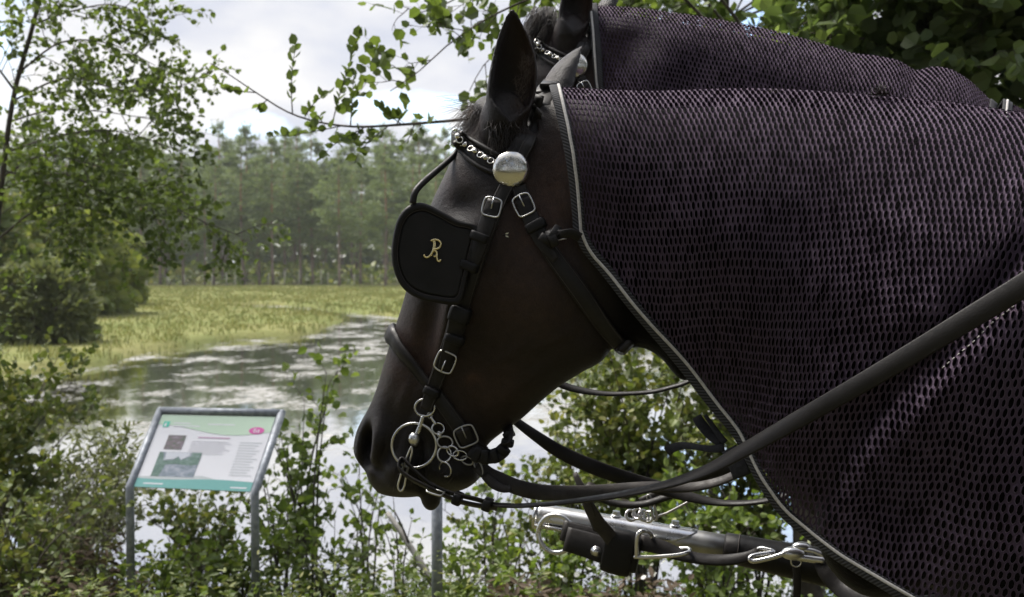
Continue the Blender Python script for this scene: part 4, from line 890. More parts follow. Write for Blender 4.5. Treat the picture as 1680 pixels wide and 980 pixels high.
# back rug of the far horse with its white piped edge
BK = thing('mesh_back_rug', 'purple mesh back rug with white piped edge behind the withers', 'horse rug', FB.pt(1.0, 0, 0))
RUG_C = [((1648, 166), (1600, 640), .215, .2), ((1690, 186), (1650, 680), .235, .21), ((1760, 205), (1740, 720), .25, .22), ((1840, 215), (1850, 760), .27, .23)]
XC, PXC, LATC = rug_grid(FB, RUG_C, lambda x, y, v: 0 * np.asarray(x), 30, 60, smk=2)
V, Q, n = net_mesh(XC, .0096, .0074, .285 * .0096, .5 * .0074, .0016, K=6, seed=9); fastmesh('net_fabric', V, Q, 'net', BK, smooth=True)
V, Q, n = net_mesh(XC - 2 * LATC[..., None] * FB.n, .0144, .0111, .285 * .0096, .5 * .0074, .0016, K=6, seed=9, flip=-1); fastmesh('net_fabric', V, Q[:, ::-1], 'net', BK, smooth=True)
E = cr(XC[0][::4], 40); inn = unit(cr(unit(XC[4] - XC[0])[::4], 40)); edge_band(BK, E, inn, .024, .004, FB.n, cordoff=-.1)
E = cr((XC - 2 * LATC[..., None] * FB.n)[0][::4], 40); edge_band(BK, E, inn, .024, .004, -FB.n, cord=False)
# ------------------------------------------------------------------ ground, water
WZ = -.80
def ground_mats():
    m, nt_, b = newmat('earth'); v = coords(nt_)
    sx = nt_.nodes.new('ShaderNodeSeparateXYZ'); lk(nt_, v, sx.inputs[0])
    near = ramp(nt_, noise(nt_, v, 3.0, 6), [(.3, (.055, .042, .028)), (.5, (.075, .072, .030)), (.7, (.10, .085, .055))])
    mv = coords(nt_, (.35, .9, 1))
    far = ramp(nt_, noise(nt_, mv, .22, 6, .6), [(.30, (.085, .12, .038)), (.45, (.14, .165, .058)), (.58, (.21, .195, .085)), (.72, (.12, .15, .048))])
    far = mixc(nt_, noise(nt_, mv, 2.0, 4), far, (.17, .175, .06))
    mr = nt_.nodes.new('ShaderNodeMapRange'); mr.inputs['From Min'].default_value = 8; mr.inputs['From Max'].default_value = 16; lk(nt_, sx.outputs['Y'], mr.inputs[0])
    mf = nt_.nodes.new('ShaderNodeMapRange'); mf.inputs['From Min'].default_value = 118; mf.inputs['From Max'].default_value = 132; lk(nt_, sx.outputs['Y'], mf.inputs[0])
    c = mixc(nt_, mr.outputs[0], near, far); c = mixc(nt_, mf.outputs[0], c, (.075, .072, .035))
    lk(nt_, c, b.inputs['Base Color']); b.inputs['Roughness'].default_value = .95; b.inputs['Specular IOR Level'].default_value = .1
    bump(nt_, noise(nt_, v, 9, 6), .8, .05, b)
    m, nt_, b = newmat('pond'); v = coords(nt_, (1, .8, 1))
    f1 = noise(nt_, v, .8, 9, .7); f2 = noise(nt_, v, 11, 6, .7)
    a = nt_.nodes.new('ShaderNodeMath'); a.operation = 'MULTIPLY_ADD'; lk(nt_, f2, a.inputs[0]); a.inputs[1].default_value = .45; lk(nt_, f1, a.inputs[2])
    sx = nt_.nodes.new('ShaderNodeSeparateXYZ'); lk(nt_, coords(nt_), sx.inputs[0])
    mr = nt_.nodes.new('ShaderNodeMapRange'); mr.inputs['From Min'].default_value = 9; mr.inputs['From Max'].default_value = 15; mr.inputs['To Min'].default_value = -.10; mr.inputs['To Max'].default_value = .02; lk(nt_, sx.outputs['Y'], mr.inputs[0])
    a2 = nt_.nodes.new('ShaderNodeMath'); a2.operation = 'ADD'; lk(nt_, a.outputs[0], a2.inputs[0]); lk(nt_, mr.outputs[0], a2.inputs[1])
    mask = ramp(nt_, a2.outputs[0], [(.755, (0, 0, 0)), (.85, (1, 1, 1))])
    scum = nt_.nodes.new('ShaderNodeBsdfPrincipled'); lk(nt_, ramp(nt_, noise(nt_, v, 6, 5), [(.3, (.10, .10, .075)), (.5, (.21, .205, .185)), (.7, (.35, .345, .335))]), scum.inputs['Base Color']); scum.inputs['Roughness'].default_value = .7; scum.inputs['Specular IOR Level'].default_value = .5
    b.inputs['Base Color'].default_value = (.012, .012, .008, 1); b.inputs['Roughness'].default_value = .05; b.inputs['IOR'].default_value = 1.33; b.inputs['Specular IOR Level'].default_value = 1.0
    bump(nt_, noise(nt_, coords(nt_, (1, .5, 1)), 3.0, 3), .06, .05, b)
    gl = nt_.nodes.new('ShaderNodeBsdfGlossy'); gl.inputs['Color'].default_value = (.95, .95, .95, 1); gl.inputs['Roughness'].default_value = .06
    lk(nt_, b.inputs['Normal'].links[0].from_socket, gl.inputs['Normal'])
    m0 = nt_.nodes.new('ShaderNodeMixShader'); m0.inputs[0].default_value = .85; lk(nt_, b.outputs[0], m0.inputs[1]); lk(nt_, gl.outputs[0], m0.inputs[2])
    ms = nt_.nodes.new('ShaderNodeMixShader'); lk(nt_, mask, ms.inputs[0]); lk(nt_, m0.outputs[0], ms.inputs[1]); lk(nt_, scum.outputs[0], ms.inputs[2])
    lk(nt_, ms.outputs[0], nt_.nodes['Material Output'].inputs[0])
ground_mats()
# pond outline on the water level, traced from the photograph
shore = [(-900, 640), (-300, 622), (60, 612), (190, 601), (270, 578), (340, 567), (430, 560), (520, 553), (566, 545), (580, 533), (555, 521), (500, 514), (430, 509), (362, 503), (440, 501), (530, 509), (600, 516), (660, 524), (760, 530), (1000, 540), (1400, 548), (2400, 560)]
sh = np.array([G(x, y, WZ)[:2] for x, y in shore])
near = np.array([(40, 7.2), (20, 7.6), (6, 7.0), (2.5, 6.6), (.5, 6.9), (-1.5, 6.8), (-3.2, 7.4), (-6, 8.4), (-10, 9.0), (-30, 9)])
poly = np.vstack([sh, near])
def sdist(x, y):
    x = np.asarray(x, float); y = np.asarray(y, float); d = np.full(x.shape, 1e9); ins = np.zeros(x.shape, bool); n = len(poly)
    for i in range(n):
        ax_, ay_ = poly[i]; bx, by = poly[(i + 1) % n]; L2 = (bx - ax_) ** 2 + (by - ay_) ** 2 + 1e-9
        t = np.clip(((x - ax_) * (bx - ax_) + (y - ay_) * (by - ay_)) / L2, 0, 1); d = np.minimum(d, np.hypot(x - ax_ - t * (bx - ax_), y - ay_ - t * (by - ay_)))
        c_ = ((ay_ > y) != (by > y)) & (x < (bx - ax_) * (y - ay_) / (by - ay_ + 1e-12) + ax_); ins ^= c_
    return np.where(ins, -d, d)          # negative = water
def gz(x, y):
    x = np.asarray(x, float); y = np.asarray(y, float); d = sdist(x, y) + .25 * np.sin(x * 1.3 + y * .7) * np.clip((y - 8) / 10, 0, 1) + .5 * np.sin(x * .31 + 1) * np.sin(y * .23) * np.clip((y - 15) / 10, 0, 1)
    bank = np.interp(y, [2.6, 4.2, 5.2, 6.4, 7.4, 9], [0, -.28, -.52, -.70, -.76, -.70])
    land = np.where(y < 9, bank, -.62 + .06 * np.sin(x * .21) * np.sin(y * .17) + .0006 * np.maximum(y - 40, 0))
    k = np.clip((d + .5) / 1.3, 0, 1); k = k * k * (3 - 2 * k)
    return -1.5 * (1 - k) + land * k
xs = np.unique(np.concatenate([np.linspace(-420, -60, 25), np.linspace(-60, -14, 80), np.linspace(-14, 10, 90), np.linspace(10, 60, 50), np.linspace(60, 420, 25)]))
ysg = np.unique(np.concatenate([np.linspace(-60, 2, 20), np.linspace(2, 12, 60), np.linspace(12, 62, 170), np.linspace(62, 140, 60), np.linspace(140, 900, 30)]))
XX, YYg = np.meshgrid(xs, ysg, indexing='ij'); ZZ = gz(XX, YYg)
V = np.stack([XX, YYg, ZZ], -1).reshape(-1, 3); ny = len(ysg)
ii, jj = np.meshgrid(np.arange(len(xs) - 1), np.arange(ny - 1), indexing='ij'); a = (ii * ny + jj).ravel()
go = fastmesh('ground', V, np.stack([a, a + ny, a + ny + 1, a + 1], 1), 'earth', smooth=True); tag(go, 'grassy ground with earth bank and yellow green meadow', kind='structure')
wo_ = mesh('pond_water', np.array([(-420, 5.5, WZ), (420, 5.5, WZ), (420, 120, WZ), (-420, 120, WZ)]), [(0, 1, 2, 3)], 'pond', smooth=False); tag(wo_, 'still pond water with pale floating weed', kind='structure')

# ------------------------------------------------------------------ foliage tools
def leafmat(name, cols, trans=.42, rough=.5, spec=.4):
    m, nt_, b = newmat(name); g = nt_.nodes.new('ShaderNodeNewGeometry')
    c = ramp(nt_, g.outputs['Random Per Island'], [(i / max(len(cols) - 1, 1), c_) for i, c_ in enumerate(cols)])
    lk(nt_, c, b.inputs['Base Color']); b.inputs['Roughness'].default_value = rough; b.inputs['Specular IOR Level'].default_value = spec
    tr = nt_.nodes.new('ShaderNodeBsdfTranslucent'); lk(nt_, mixc(nt_, 1.0, c, (1.5, 1.55, .8), 'MULTIPLY'), tr.inputs[0])
    ms = nt_.nodes.new('ShaderNodeMixShader'); ms.inputs[0].default_value = trans; lk(nt_, b.outputs[0], ms.inputs[1]); lk(nt_, tr.outputs[0], ms.inputs[2]); lk(nt_, ms.outputs[0], nt_.nodes['Material Output'].inputs[0])
leafmat('leaf_alder', [(.07, .10, .028), (.10, .14, .038), (.14, .185, .05), (.085, .12, .034)])
leafmat('leaf_birch', [(.09, .135, .032), (.13, .185, .045), (.195, .25, .065), (.105, .155, .038)])
leafmat('leaf_aspen', [(.085, .125, .05), (.115, .16, .065), (.17, .215, .095), (.10, .145, .045)], .45)
leafmat('leaf_willow', [(.11, .13, .06), (.15, .17, .075), (.19, .20, .095)], .3)
leafmat('leaf_yellow', [(.15, .18, .04), (.22, .24, .06), (.13, .17, .04)], .35)
leafmat('leaf_shrub', [(.085, .12, .034), (.125, .16, .045), (.175, .21, .065), (.25, .245, .08)], .3)
leafmat('leaf_dead', [(.085, .065, .045), (.13, .10, .075), (.065, .05, .036)], .15, .8, .1)
leafmat('needles', [(.12, .16, .085), (.165, .205, .105), (.215, .26, .13), (.135, .175, .09)], .25, .7, .2)
leafmat('grass_dry', [(.12, .15, .055), (.18, .20, .085), (.26, .245, .125), (.22, .205, .10), (.15, .18, .068)], .3, .8, .1)
leafmat('grass_green', [(.06, .09, .02), (.09, .13, .03), (.14, .16, .045)], .3, .7, .2)
leafmat('leaf_shade', [(.035, .042, .028), (.05, .058, .038)], .1)
leafmat('flower', [(.75, .75, .72), (.82, .82, .80)], .3, .7, .2)
simple('bark', (.05, .042, .035), (.11, .09, .075), 14, .9, bs=.8, bd=.01, bscale=40)
simple('bark_birch', (.32, .30, .27), (.5, .48, .45), 20, .8, bs=.5, bd=.004)
simple('pine_bark', (.15, .11, .09), (.24, .18, .15), 3, .9, bs=.8, bd=.03, bscale=12)
simple('pine_bark_orange', (.22, .12, .075), (.34, .19, .11), 3, .9, bs=.6, bd=.02, bscale=12)
simple('post_wood', (.32, .31, .22), (.45, .43, .32), 4, .85)
LEAF = np.array([(0, 0, 0), (.28, .40, .10), (.68, .34, .08), (1, 0, -.06), (.68, -.34, .08), (.28, -.40, .10)])
ROUND = np.array([(0, 0, 0), (.18, .44, .06), (.66, .46, .05), (1, 0, -.05), (.66, -.46, .05), (.18, -.44, .06)])
NARROW = np.array([(0, 0, 0), (.3, .15, .03), (.7, .13, .02), (1, 0, -.03), (.7, -.13, .02), (.3, -.15, .03)])
def leaves(name, pos, dirs, size, mat, parent, rs, tmpl=LEAF, flat=.6):
    pos = np.asarray(pos, float); n = len(pos); d = unit(np.asarray(dirs, float)); nr = unit(rs.normal(0, 1, (n, 3)) * (1 - flat) + np.array([0, -.15, 1]) * flat)
    s = unit(np.cross(nr, d)); nn = np.cross(d, s); sz_ = np.broadcast_to(size, (n,))[:, None, None]
    V = pos[:, None] + sz_ * (tmpl[None, :, 0:1] * d[:, None] + tmpl[None, :, 1:2] * s[:, None] + tmpl[None, :, 2:3] * nn[:, None])
    b_ = (np.arange(n) * 6)[:, None]; Q = np.stack([b_ + np.array([0, 3, 2, 1]), b_ + np.array([0, 5, 4, 3])], 1).reshape(-1, 4)
    return fastmesh(name, V.reshape(-1, 3), Q, mat, parent)
def interp_line(p, t):
    L_ = np.r_[0, np.cumsum(np.linalg.norm(np.diff(p, axis=0), axis=1))]; x = t * L_[-1]; i = min(max(np.searchsorted(L_, x) - 1, 0), len(p) - 2)
    f = (x - L_[i]) / max(L_[i + 1] - L_[i], 1e-9); return p[i] * (1 - f) + p[i + 1] * f, unit(p[i + 1] - p[i]), L_[-1]
def sprout(line, rs, dens, length, levels, spread, up, tubes, lv, r, t0=.15, leafgap=.03, droop=.1, planar=0):
    """side twigs along a limb; leaf anchors go to lv"""
    L_ = interp_line(line, 0)[2]; n = max(1, int(L_ * dens + rs.random()))
    for k in range(n):
        t = t0 + (1 - t0) * (k + rs.random()) / n; p, tg, _ = interp_line(line, min(t, 1)); q_ = rs.normal(0, 1, 3); q_ = unit(q_ - tg * (q_ @ tg))
        d = unit(tg * .55 + q_ * spread + np.array([0, 0, up])); l_ = length * rs.uniform(.45, 1.15) * (1.05 - .45 * t); pts = [p]; k_ = 4
        for i in range(k_): d = unit(d + rs.normal(0, .16, 3) + np.array([0, 0, -droop / k_])); pts.append(pts[-1] + d * l_ / k_)
        pts = np.array(pts); tubes.append((pts, r, r * .35))
        if levels > 1: sprout(pts, rs, dens * 1.9, length * .5, levels - 1, spread, up * .7, tubes, lv, r * .5, .15, leafgap, droop)
        if levels <= 2:
            m_ = max(2, int(l_ / leafgap))
            for i in range(m_):
                tt = .12 + .88 * (i + rs.random()) / m_
                if levels == 2 and rs.random() < .5: continue
                pp, tg2, _ = interp_line(pts, min(tt, 1)); lv.append((pp, unit(tg2 * .5 + rs.normal(0, .6, 3))))
def tubes_mesh(name, tubes, mat, parent, m=5):
    ms = [tube(cr(p, max(4, len(p))), np.linspace(r0, r1, max(4, len(p))), m) for p, r0, r1 in tubes]; V, Fc = joinm(ms); o = mesh(name, V, Fc, mat, parent); o['kind'] = 'stuff'; return o
def plant(name, label, cat, limbs, leafmat_, lsize, rs, dens=6, length=.5, levels=2, spread=.8, up=.1, leafgap=.035, droop=.15, tmpl=LEAF, bark='bark', group=None, twig_r=.003, flat=.5, trunk_first=True, extra_leaf_on_limbs=True, t0=.15):
    base = limbs[0][0][0]; root = thing(name, label, cat, base, group); tubes, lv = [], []
    for j, (p, r0, r1) in enumerate(limbs):
        n = max(6, len(p) * 4); q_ = cr(np.array(p), n)
        if j == 0 and trunk_first: V, Fc = tube(q_, np.linspace(r0, r1, n), 10); mesh('trunk', V, Fc, bark, root); sprout(q_, rs, dens * .5, length, levels, spread, up, tubes, lv, twig_r, max(t0, .3), leafgap, droop); continue
        tubes.append((q_, r0, r1)); sprout(q_, rs, dens, length, levels, spread, up, tubes, lv, twig_r, t0, leafgap, droop)
    if tubes: tubes_mesh('branches', tubes, bark, root, 4)
    if lv: leaves('crown', [a for a, _ in lv], [b_ for _, b_ in lv], rs.uniform(.6, 1.15, len(lv)) * lsize, leafmat_, root, rs, tmpl, flat)
    return root, len(lv)
# ------------------------------------------------------------------ meadow grass
rs = np.random.default_rng(21)
def grass_obj(name, label, N, xr, yr, hgt, mat, acc, rs, per=7, wid=.012, lean=.35):
    x = rs.uniform(*xr, N * 4); u = rs.random(N * 4); y = yr[0] * (yr[1] / yr[0]) ** u
    ok = acc(x, y); x, y = x[ok][:N], y[ok][:N]; z = gz(x, y); n = len(x)
    hs_ = hgt * rs.uniform(.5, 1.2, n); V, Q = [], []
    px_ = np.repeat(x, per) + rs.normal(0, .06, n * per) * np.repeat(np.maximum(y / 12, 1), per); py_ = np.repeat(y, per) + rs.normal(0, .06, n * per) * np.repeat(np.maximum(y / 12, 1), per); pz = np.repeat(z, per) - .02
    h = np.repeat(hs_, per) * rs.uniform(.5, 1.1, n * per); a = rs.uniform(0, 2 * math.pi, n * per); ln = rs.normal(0, lean, (n * per, 2)) * h[:, None]; w_ = np.repeat(np.maximum(y / 12, 1), per) * wid
    base = np.stack([px_, py_, pz], 1); sd_ = np.stack([np.cos(a), np.sin(a) * .3, 0 * a], 1) * w_[:, None]; tip = base + np.stack([ln[:, 0], ln[:, 1], h], 1); mid = base + np.stack([ln[:, 0] * .35, ln[:, 1] * .35, h * .6], 1)
    V = np.stack([base - sd_, base + sd_, mid + sd_ * .7, tip, mid - sd_ * .7], 1).reshape(-1, 3); k = (np.arange(n * per) * 5)[:, None]
    Q = np.concatenate([k + np.array([0, 1, 2, 4])], 0); T = k + np.array([4, 2, 3, 3]); 
    me_v = V; ob = fastmesh(name, me_v, Q, mat); 
    ob2 = None
    tag(ob, label, 'grass', kind='stuff'); return ob
grass_obj('meadow_grass', 'yellow green rough grass of the far meadow', 14500, (-60, 45), (18, 122), .30, 'grass_dry', lambda x, y: (sdist(x, y) > .15) & (np.abs(x) < y * .62 + 2), rs, per=6, wid=.006)
grass_obj('shore_sedge', 'tall pale sedge along the meadow shore of the pond', 2600, (-40, 20), (18, 70), .50, 'grass_dry', lambda x, y: (sdist(x, y) > -.25) & (sdist(x, y) < .9) & (y > 15), rs, per=7, wid=.006)
grass_obj('bank_grass', 'thin green grass blades on the near bank', 2600, (-6, 5), (3.4, 6.9), .36, 'grass_green', lambda x, y: (np.abs(x) < y * .7), rs, per=4, wid=.0028, lean=.25)

# ------------------------------------------------------------------ pine wood behind the meadow
def pine_variant(seed):
    rs = np.random.default_rng(seed); H = 18.0; lean = rs.normal(0, .25, 2)
    tp = np.array([(lean[0] * t ** 2 + .12 * math.sin(5 * t + seed), lean[1] * t ** 2, H * t) for t in np.linspace(0, 1, 12)])
    tr = tube(tp, np.linspace(.20, .03, 12), 8); cut = int(rs.integers(4, 6))
    lower = tube(tp[:cut + 1], np.linspace(.20, .20 - .17 * cut / 11, cut + 1), 8); upper = tube(tp[cut:], np.linspace(.20 - .17 * cut / 11, .03, 12 - cut), 8)
    pos, dr, sz_ = [], [], []; limbs = []
    for k in range(64):
        t = rs.uniform(.33, 1.0) if k > 7 else rs.uniform(.2, .36); h = H * t; c, _, _ = interp_line(tp, t)
        R_ = np.interp(t, [.2, .36, .5, .7, .88, 1], [1.2, 2.5, 2.9, 2.5, 1.5, .35]) * rs.uniform(.65, 1.15); a = rs.uniform(0, 2 * math.pi); e_ = c + np.array([math.cos(a) * R_, math.sin(a) * R_, rs.uniform(-.25, .45) * R_ * .6])
        limbs.append((np.array([c, (c + e_) / 2 + np.array([0, 0, .1]), e_]), .035, .012))
        n = int(50 * (R_ / 2.2) * (1 if k > 7 else .4)) + 8
        for i in range(n):
            u = rs.uniform(.3, 1.05); q_ = c + (e_ - c) * u + rs.normal(0, 1, 3) * np.array([.38, .38, .16]) * (R_ / 2.2); pos.append(q_); dr.append(unit((e_ - c) + rs.normal(0, .9, 3))); sz_.append(rs.uniform(.30, .62))
    for i in range(60): pos.append(tp[-1] + rs.normal(0, .3, 3) * np.array([1, 1, 1.3]) - np.array([0, 0, .4])); dr.append(rs.normal(0, 1, 3) + np.array([0, 0, 1])); sz_.append(rs.uniform(.25, .45))
    return lower, upper, limbs, np.array(pos), np.array(dr), np.array(sz_), rs
FIR = np.array([(0, 0, 0), (.3, .16, .05), (.75, .13, .03), (1, 0, -.03), (.75, -.13, .03), (.3, -.16, .05)])
variants = []
for sd_ in range(7):
    lower, upper, limbs, pos, dr, sz_, r_ = pine_variant(40 + sd_)
    root = thing('pine_tree', 'tall pine at the front of the wood beyond the meadow', 'pine tree', (0, 0, 0), 'pines of the wood beyond the meadow')
    mesh('trunk', *lower, 'pine_bark', root); mesh('upper_trunk', *upper, 'pine_bark_orange', root); tubes_mesh('branches', limbs, 'pine_bark', root, 3)
    leaves('crown', pos, dr, sz_, 'needles', root, r_, FIR, .55); variants.append(root)
# traced front trunks (pixel x, pixel y of the foot, pixel y of the top), then rows behind
front = [(185, 462, 262), (232, 466, 250), (262, 464, 226), (300, 463, 238), (336, 466, 300), (352, 463, 262), (398, 465, 230), (425, 463, 262), (448, 466, 226), (492, 464, 252), (512, 463, 268), (557, 470, 246), (592, 463, 262), (633, 469, 252), (676, 468, 258), (715, 467, 250), (120, 464, 270), (60, 464, 262), (0, 465, 250), (760, 467, 240), (820, 467, 250)]
used = 0; NPINE = 0
def put_pine(x, Y, h, rz):
    global used, NPINE
    g = float(gz(np.array([x]), np.array([Y]))[0]); src = variants[NPINE % 7]
    o = src if NPINE < 7 else copy_tree(src)
    o.location = (x, Y, g - .05); s_ = h / 18.0; o.scale = (s_ * 1.05, s_ * 1.05, s_); o.rotation_euler = (0, 0, rz); NPINE += 1; return o
for (px_, pyb, pyt) in front:
    free = pyb >= 468; Y = 122 + (466 - pyb) * 1.3 if not free else 116; p = P(px_, 440, Y); top = P(px_, pyt, Y)[2]; g = float(gz(np.array([p[0]]), np.array([Y]))[0]); o = put_pine(p[0], Y, (top - g) * 1.0, rs.uniform(0, 6.28)); o['label'] = 'tall pine standing free on the meadow before the post fence' if free else 'tall pine in the front row of the wood behind the post fence'; o['group'] = 'free standing pines on the meadow' if free else 'front row pines of the wood'
for row, (Y, n, dy) in enumerate(((140, 17, 6), (156, 18, 5), (174, 18, 6))):
    for k in range(n):
        px_ = -60 + (920 / n) * (k + rs.uniform(.1, .9)); yy = Y + rs.uniform(-dy, dy); p = P(px_, 440, yy); o = put_pine(p[0], yy, rs.uniform(17.5, 23) * (1 + .05 * row), rs.uniform(0, 6.28)); o['label'] = 'pine standing deeper inside the wood beyond the meadow'; o['group'] = 'pines deeper in the wood'
# distant mass closing the wood
pos = []; N = 9000
N = 22000; x = rs.uniform(-230, 110, N); y = rs.uniform(186, 205, N); z = rs.random(N) ** 1.3 * 22 - .5; ob = leaves('distant_wood', np.stack([x, y, z], 1), rs.normal(0, 1, (N, 3)), rs.uniform(1.4, 2.6, N), 'needles', None, rs, LEAF, .3); tag(ob, 'dark mass of far trees closing the pine wood', 'wood', kind='stuff')
N = 9000; x = rs.uniform(-105, 45, N); y = rs.uniform(126, 184, N); z = gz(x, y) + rs.random(N) ** 2 * 2.6; ob = leaves('undergrowth', np.stack([x, y, z], 1), rs.normal(0, 1, (N, 3)) + np.array([0, 0, .8]), rs.uniform(.5, 1.1, N), 'leaf_shrub', None, rs, LEAF, .4); tag(ob, 'low green undergrowth below the pines', 'undergrowth', kind='stuff')
# fence in front of the wood
FE = thing('meadow_fence', 'row of pale wooden posts with wire along the edge of the wood', 'fence', (0, 120, -.5)); tops = []
for px_ in (240, 275, 303, 347, 372, 386, 441, 467, 491, 527, 538, 581, 610, 652, 672, 705):
    Y = 121 + rs.uniform(-.5, .5); p = P(px_, 440, Y); g = float(gz(np.array([p[0]]), np.array([Y]))[0]); h = rs.uniform(1.1, 1.9); V, Fc = tube([(p[0], Y, g - .1), (p[0] + rs.normal(0, .02), Y, g + h * .5), (p[0] + rs.normal(0, .04), Y, g + h)], [.095, .09, .08], 8); mesh('post', V, Fc, 'post_wood', FE); tops.append((p[0], Y, g + h * .85))
for dz_ in (0, -.5): V, Fc = tube(np.array(tops) + np.array([0, -.07, dz_]), .008, 4); mesh('wire', V, Fc, 'galvanised', FE)

# ------------------------------------------------------------------ trees and shrubs near the pond
def L3(pts): return np.array([P(x, y, d) for x, y, d in pts])
rs = np.random.default_rng(77)
tr0 = np.vstack([[P(-60, 980, 6.6)[0], 6.6, -.75], L3([(-40, 760, 6.6), (-20, 520, 6.5), (3, 300, 6.4), (22, 160, 6.4), (52, 50, 6.4), (80, -60, 6.4)])])
limbs = [(tr0, .026, .012)]
for l_ in ([(22, 165, 6.4), (110, 128, 6.3), (210, 150, 6.2), (300, 140, 6.1), (345, 118, 6.1)], [(10, 250, 6.4), (100, 222, 6.3), (190, 215, 6.2), (290, 245, 6.1)], [(5, 310, 6.4), (100, 285, 6.3), (180, 320, 6.2), (262, 332, 6.1), (330, 362, 6.0), (395, 388, 6.0)],
           [(0, 390, 6.5), (60, 345, 6.4), (130, 338, 6.3), (205, 372, 6.3), (250, 420, 6.2)], [(55, 40, 6.4), (120, 18, 6.3), (190, 8, 6.3), (260, 38, 6.3)], [(30, 120, 6.4), (100, 70, 6.4), (180, 72, 6.3), (255, 108, 6.3)], [(15, 200, 6.4), (90, 180, 6.6), (180, 185, 6.7), (270, 200, 6.7)], [(0, 330, 6.4), (-60, 250, 6.4), (-120, 180, 6.4)], [(5, 290, 6.4), (70, 255, 6.2), (150, 270, 6.0), (215, 290, 5.9)], [(25, 150, 6.4), (-20, 90, 6.3), (-70, 30, 6.3)], [(8, 280, 6.4), (80, 300, 6.8), (170, 290, 7.0), (260, 300, 7.0), (330, 330, 7.0)]):
    limbs.append((L3(l_), .008, .002))
plant('alder_tree', 'slender alder with dark small leaves reaching over the pond', 'tree', limbs, 'leaf_alder', .044, rs, dens=11, length=.55, levels=2, spread=.75, up=.06, leafgap=.026, droop=.3, flat=.4, t0=.1)
# overhanging tree whose trunk stands behind the horses
rs = np.random.default_rng(78)
trunk = np.vstack([[P(1330, 900, 5.4)[0], 5.4, -.6], L3([(1320, 700, 5.4), (1290, 400, 5.3), (1270, 230, 5.3), (1262, 140, 5.3)])])
limbs = [(trunk, .09, .05)]
l1 = L3([(1270, 250, 5.3), (1120, 215, 5.0), (950, 190, 4.7), (820, 192, 4.6), (720, 200, 4.5), (640, 206, 4.5), (580, 208, 4.5), (520, 200, 4.5), (470, 183, 4.5), (420, 152, 4.5), (375, 122, 4.5), (345, 104, 4.5)]); 
l2 = L3([(1262, 150, 5.3), (1180, 60, 5.2), (1080, -30, 5.0), (930, -20, 4.8), (820, 20, 4.7), (740, 70, 4.6), (690, 115, 4.6), (640, 150, 4.6)])
l3 = L3([(1262, 150, 5.3), (1200, 20, 5.2), (1050, -120, 5.0), (900, -90, 4.8), (780, -20, 4.7), (700, 20, 4.7), (660, 10, 4.7)])
l4 = L3([(1262, 150, 5.3), (1190, 40, 5.4), (1100, -40, 5.4), (980, 0, 5.4), (880, 40, 5.3), (800, 100, 5.2), (770, 150, 5.2)])
OT = thing('overhanging_tree', 'broadleaf tree whose bare twig with upright shoots reaches out over the horses', 'tree', trunk[0]); q_ = cr(trunk, 30); V, Fc = tube(q_, np.linspace(.09, .045, 30), 10); mesh('trunk', V, Fc, 'bark', OT)
tubes, lv = [], []
tubes.append((cr(l1, 60), .016, .002))
def shoot(p, r0=.003, gap=.022, jl=.6):
    q_ = cr(L3(p), 14); tubes.append((q_, r0, .001)); L_ = interp_line(q_, 0)[2]; n = int(L_ / gap)
    for i in range(n):
        t = .12 + .88 * (i + .5) / n; a, tg, _ = interp_line(q_, t); s_ = np.array([(-1) ** i, rs.uniform(-.6, .6), .5]); lv.append((a, unit(tg * .8 + s_ * jl + rs.normal(0, .25, 3))))
for s_ in ([(480, 187, 4.5), (478, 150, 4.5), (480, 110, 4.5), (486, 70, 4.5)], [(545, 204, 4.5), (556, 160, 4.5), (572, 110, 4.5), (582, 75, 4.5), (590, 52, 4.5)], [(575, 208, 4.5), (578, 160, 4.5), (580, 120, 4.5)], [(500, 192, 4.5), (515, 170, 4.5), (540, 150, 4.5)], [(600, 208, 4.5), (570, 225, 4.45), (545, 240, 4.4), (525, 262, 4.4)], [(640, 205, 4.5), (610, 228, 4.45), (590, 250, 4.4), (582, 268, 4.4)], [(560, 207, 4.5), (520, 215, 4.45), (480, 222, 4.4), (445, 224, 4.4)], [(660, 205, 4.5), (640, 190, 4.5), (622, 172, 4.5)], [(650, 205, 4.5), (660, 190, 4.5), (668, 178, 4.5)], [(680, 203, 4.5), (672, 225, 4.5), (655, 240, 4.5)], [(420, 152, 4.5), (395, 150, 4.5), (370, 145, 4.5), (345, 125, 4.5)], [(440, 163, 4.5), (425, 175, 4.5), (420, 182, 4.5)], [(530, 203, 4.5), (520, 190, 4.4), (505, 210, 4.4)], [(610, 208, 4.5), (600, 230, 4.6), (580, 235, 4.6), (555, 228, 4.6)], [(590, 208, 4.5), (585, 226, 4.45), (575, 236, 4.4)]): shoot(s_)
sub = [l_ for l_ in ()]
for a, b_ in ((.80, .9),):
    pass
l1d = cr(l1, 60)[30:50]; sprout(l1d, rs, 10, .16, 1, .9, -.15, tubes, lv, .0015, .1, .03, .4)
lv1 = list(lv); lv = []
for l_, d_ in ((l2, 7), (l3, 8), (l4, 7)): q2 = cr(l_, 30); tubes.append((q2, .012, .002)); sprout(q2, rs, d_, .48, 2, .8, -.05, tubes, lv, .0028, .25, .034, .3)
tubes_mesh('branches', tubes, 'bark', OT, 4)
leaves('crown', [a for a, _ in lv1], [b_ for _, b_ in lv1], rs.uniform(.6, 1.15, len(lv1)) * .052, 'leaf_alder', OT, rs, LEAF, .25)
leaves('crown', [a for a, _ in lv], [b_ for _, b_ in lv], rs.uniform(.6, 1.15, len(lv)) * .060, 'leaf_alder', OT, rs, ROUND, .3)
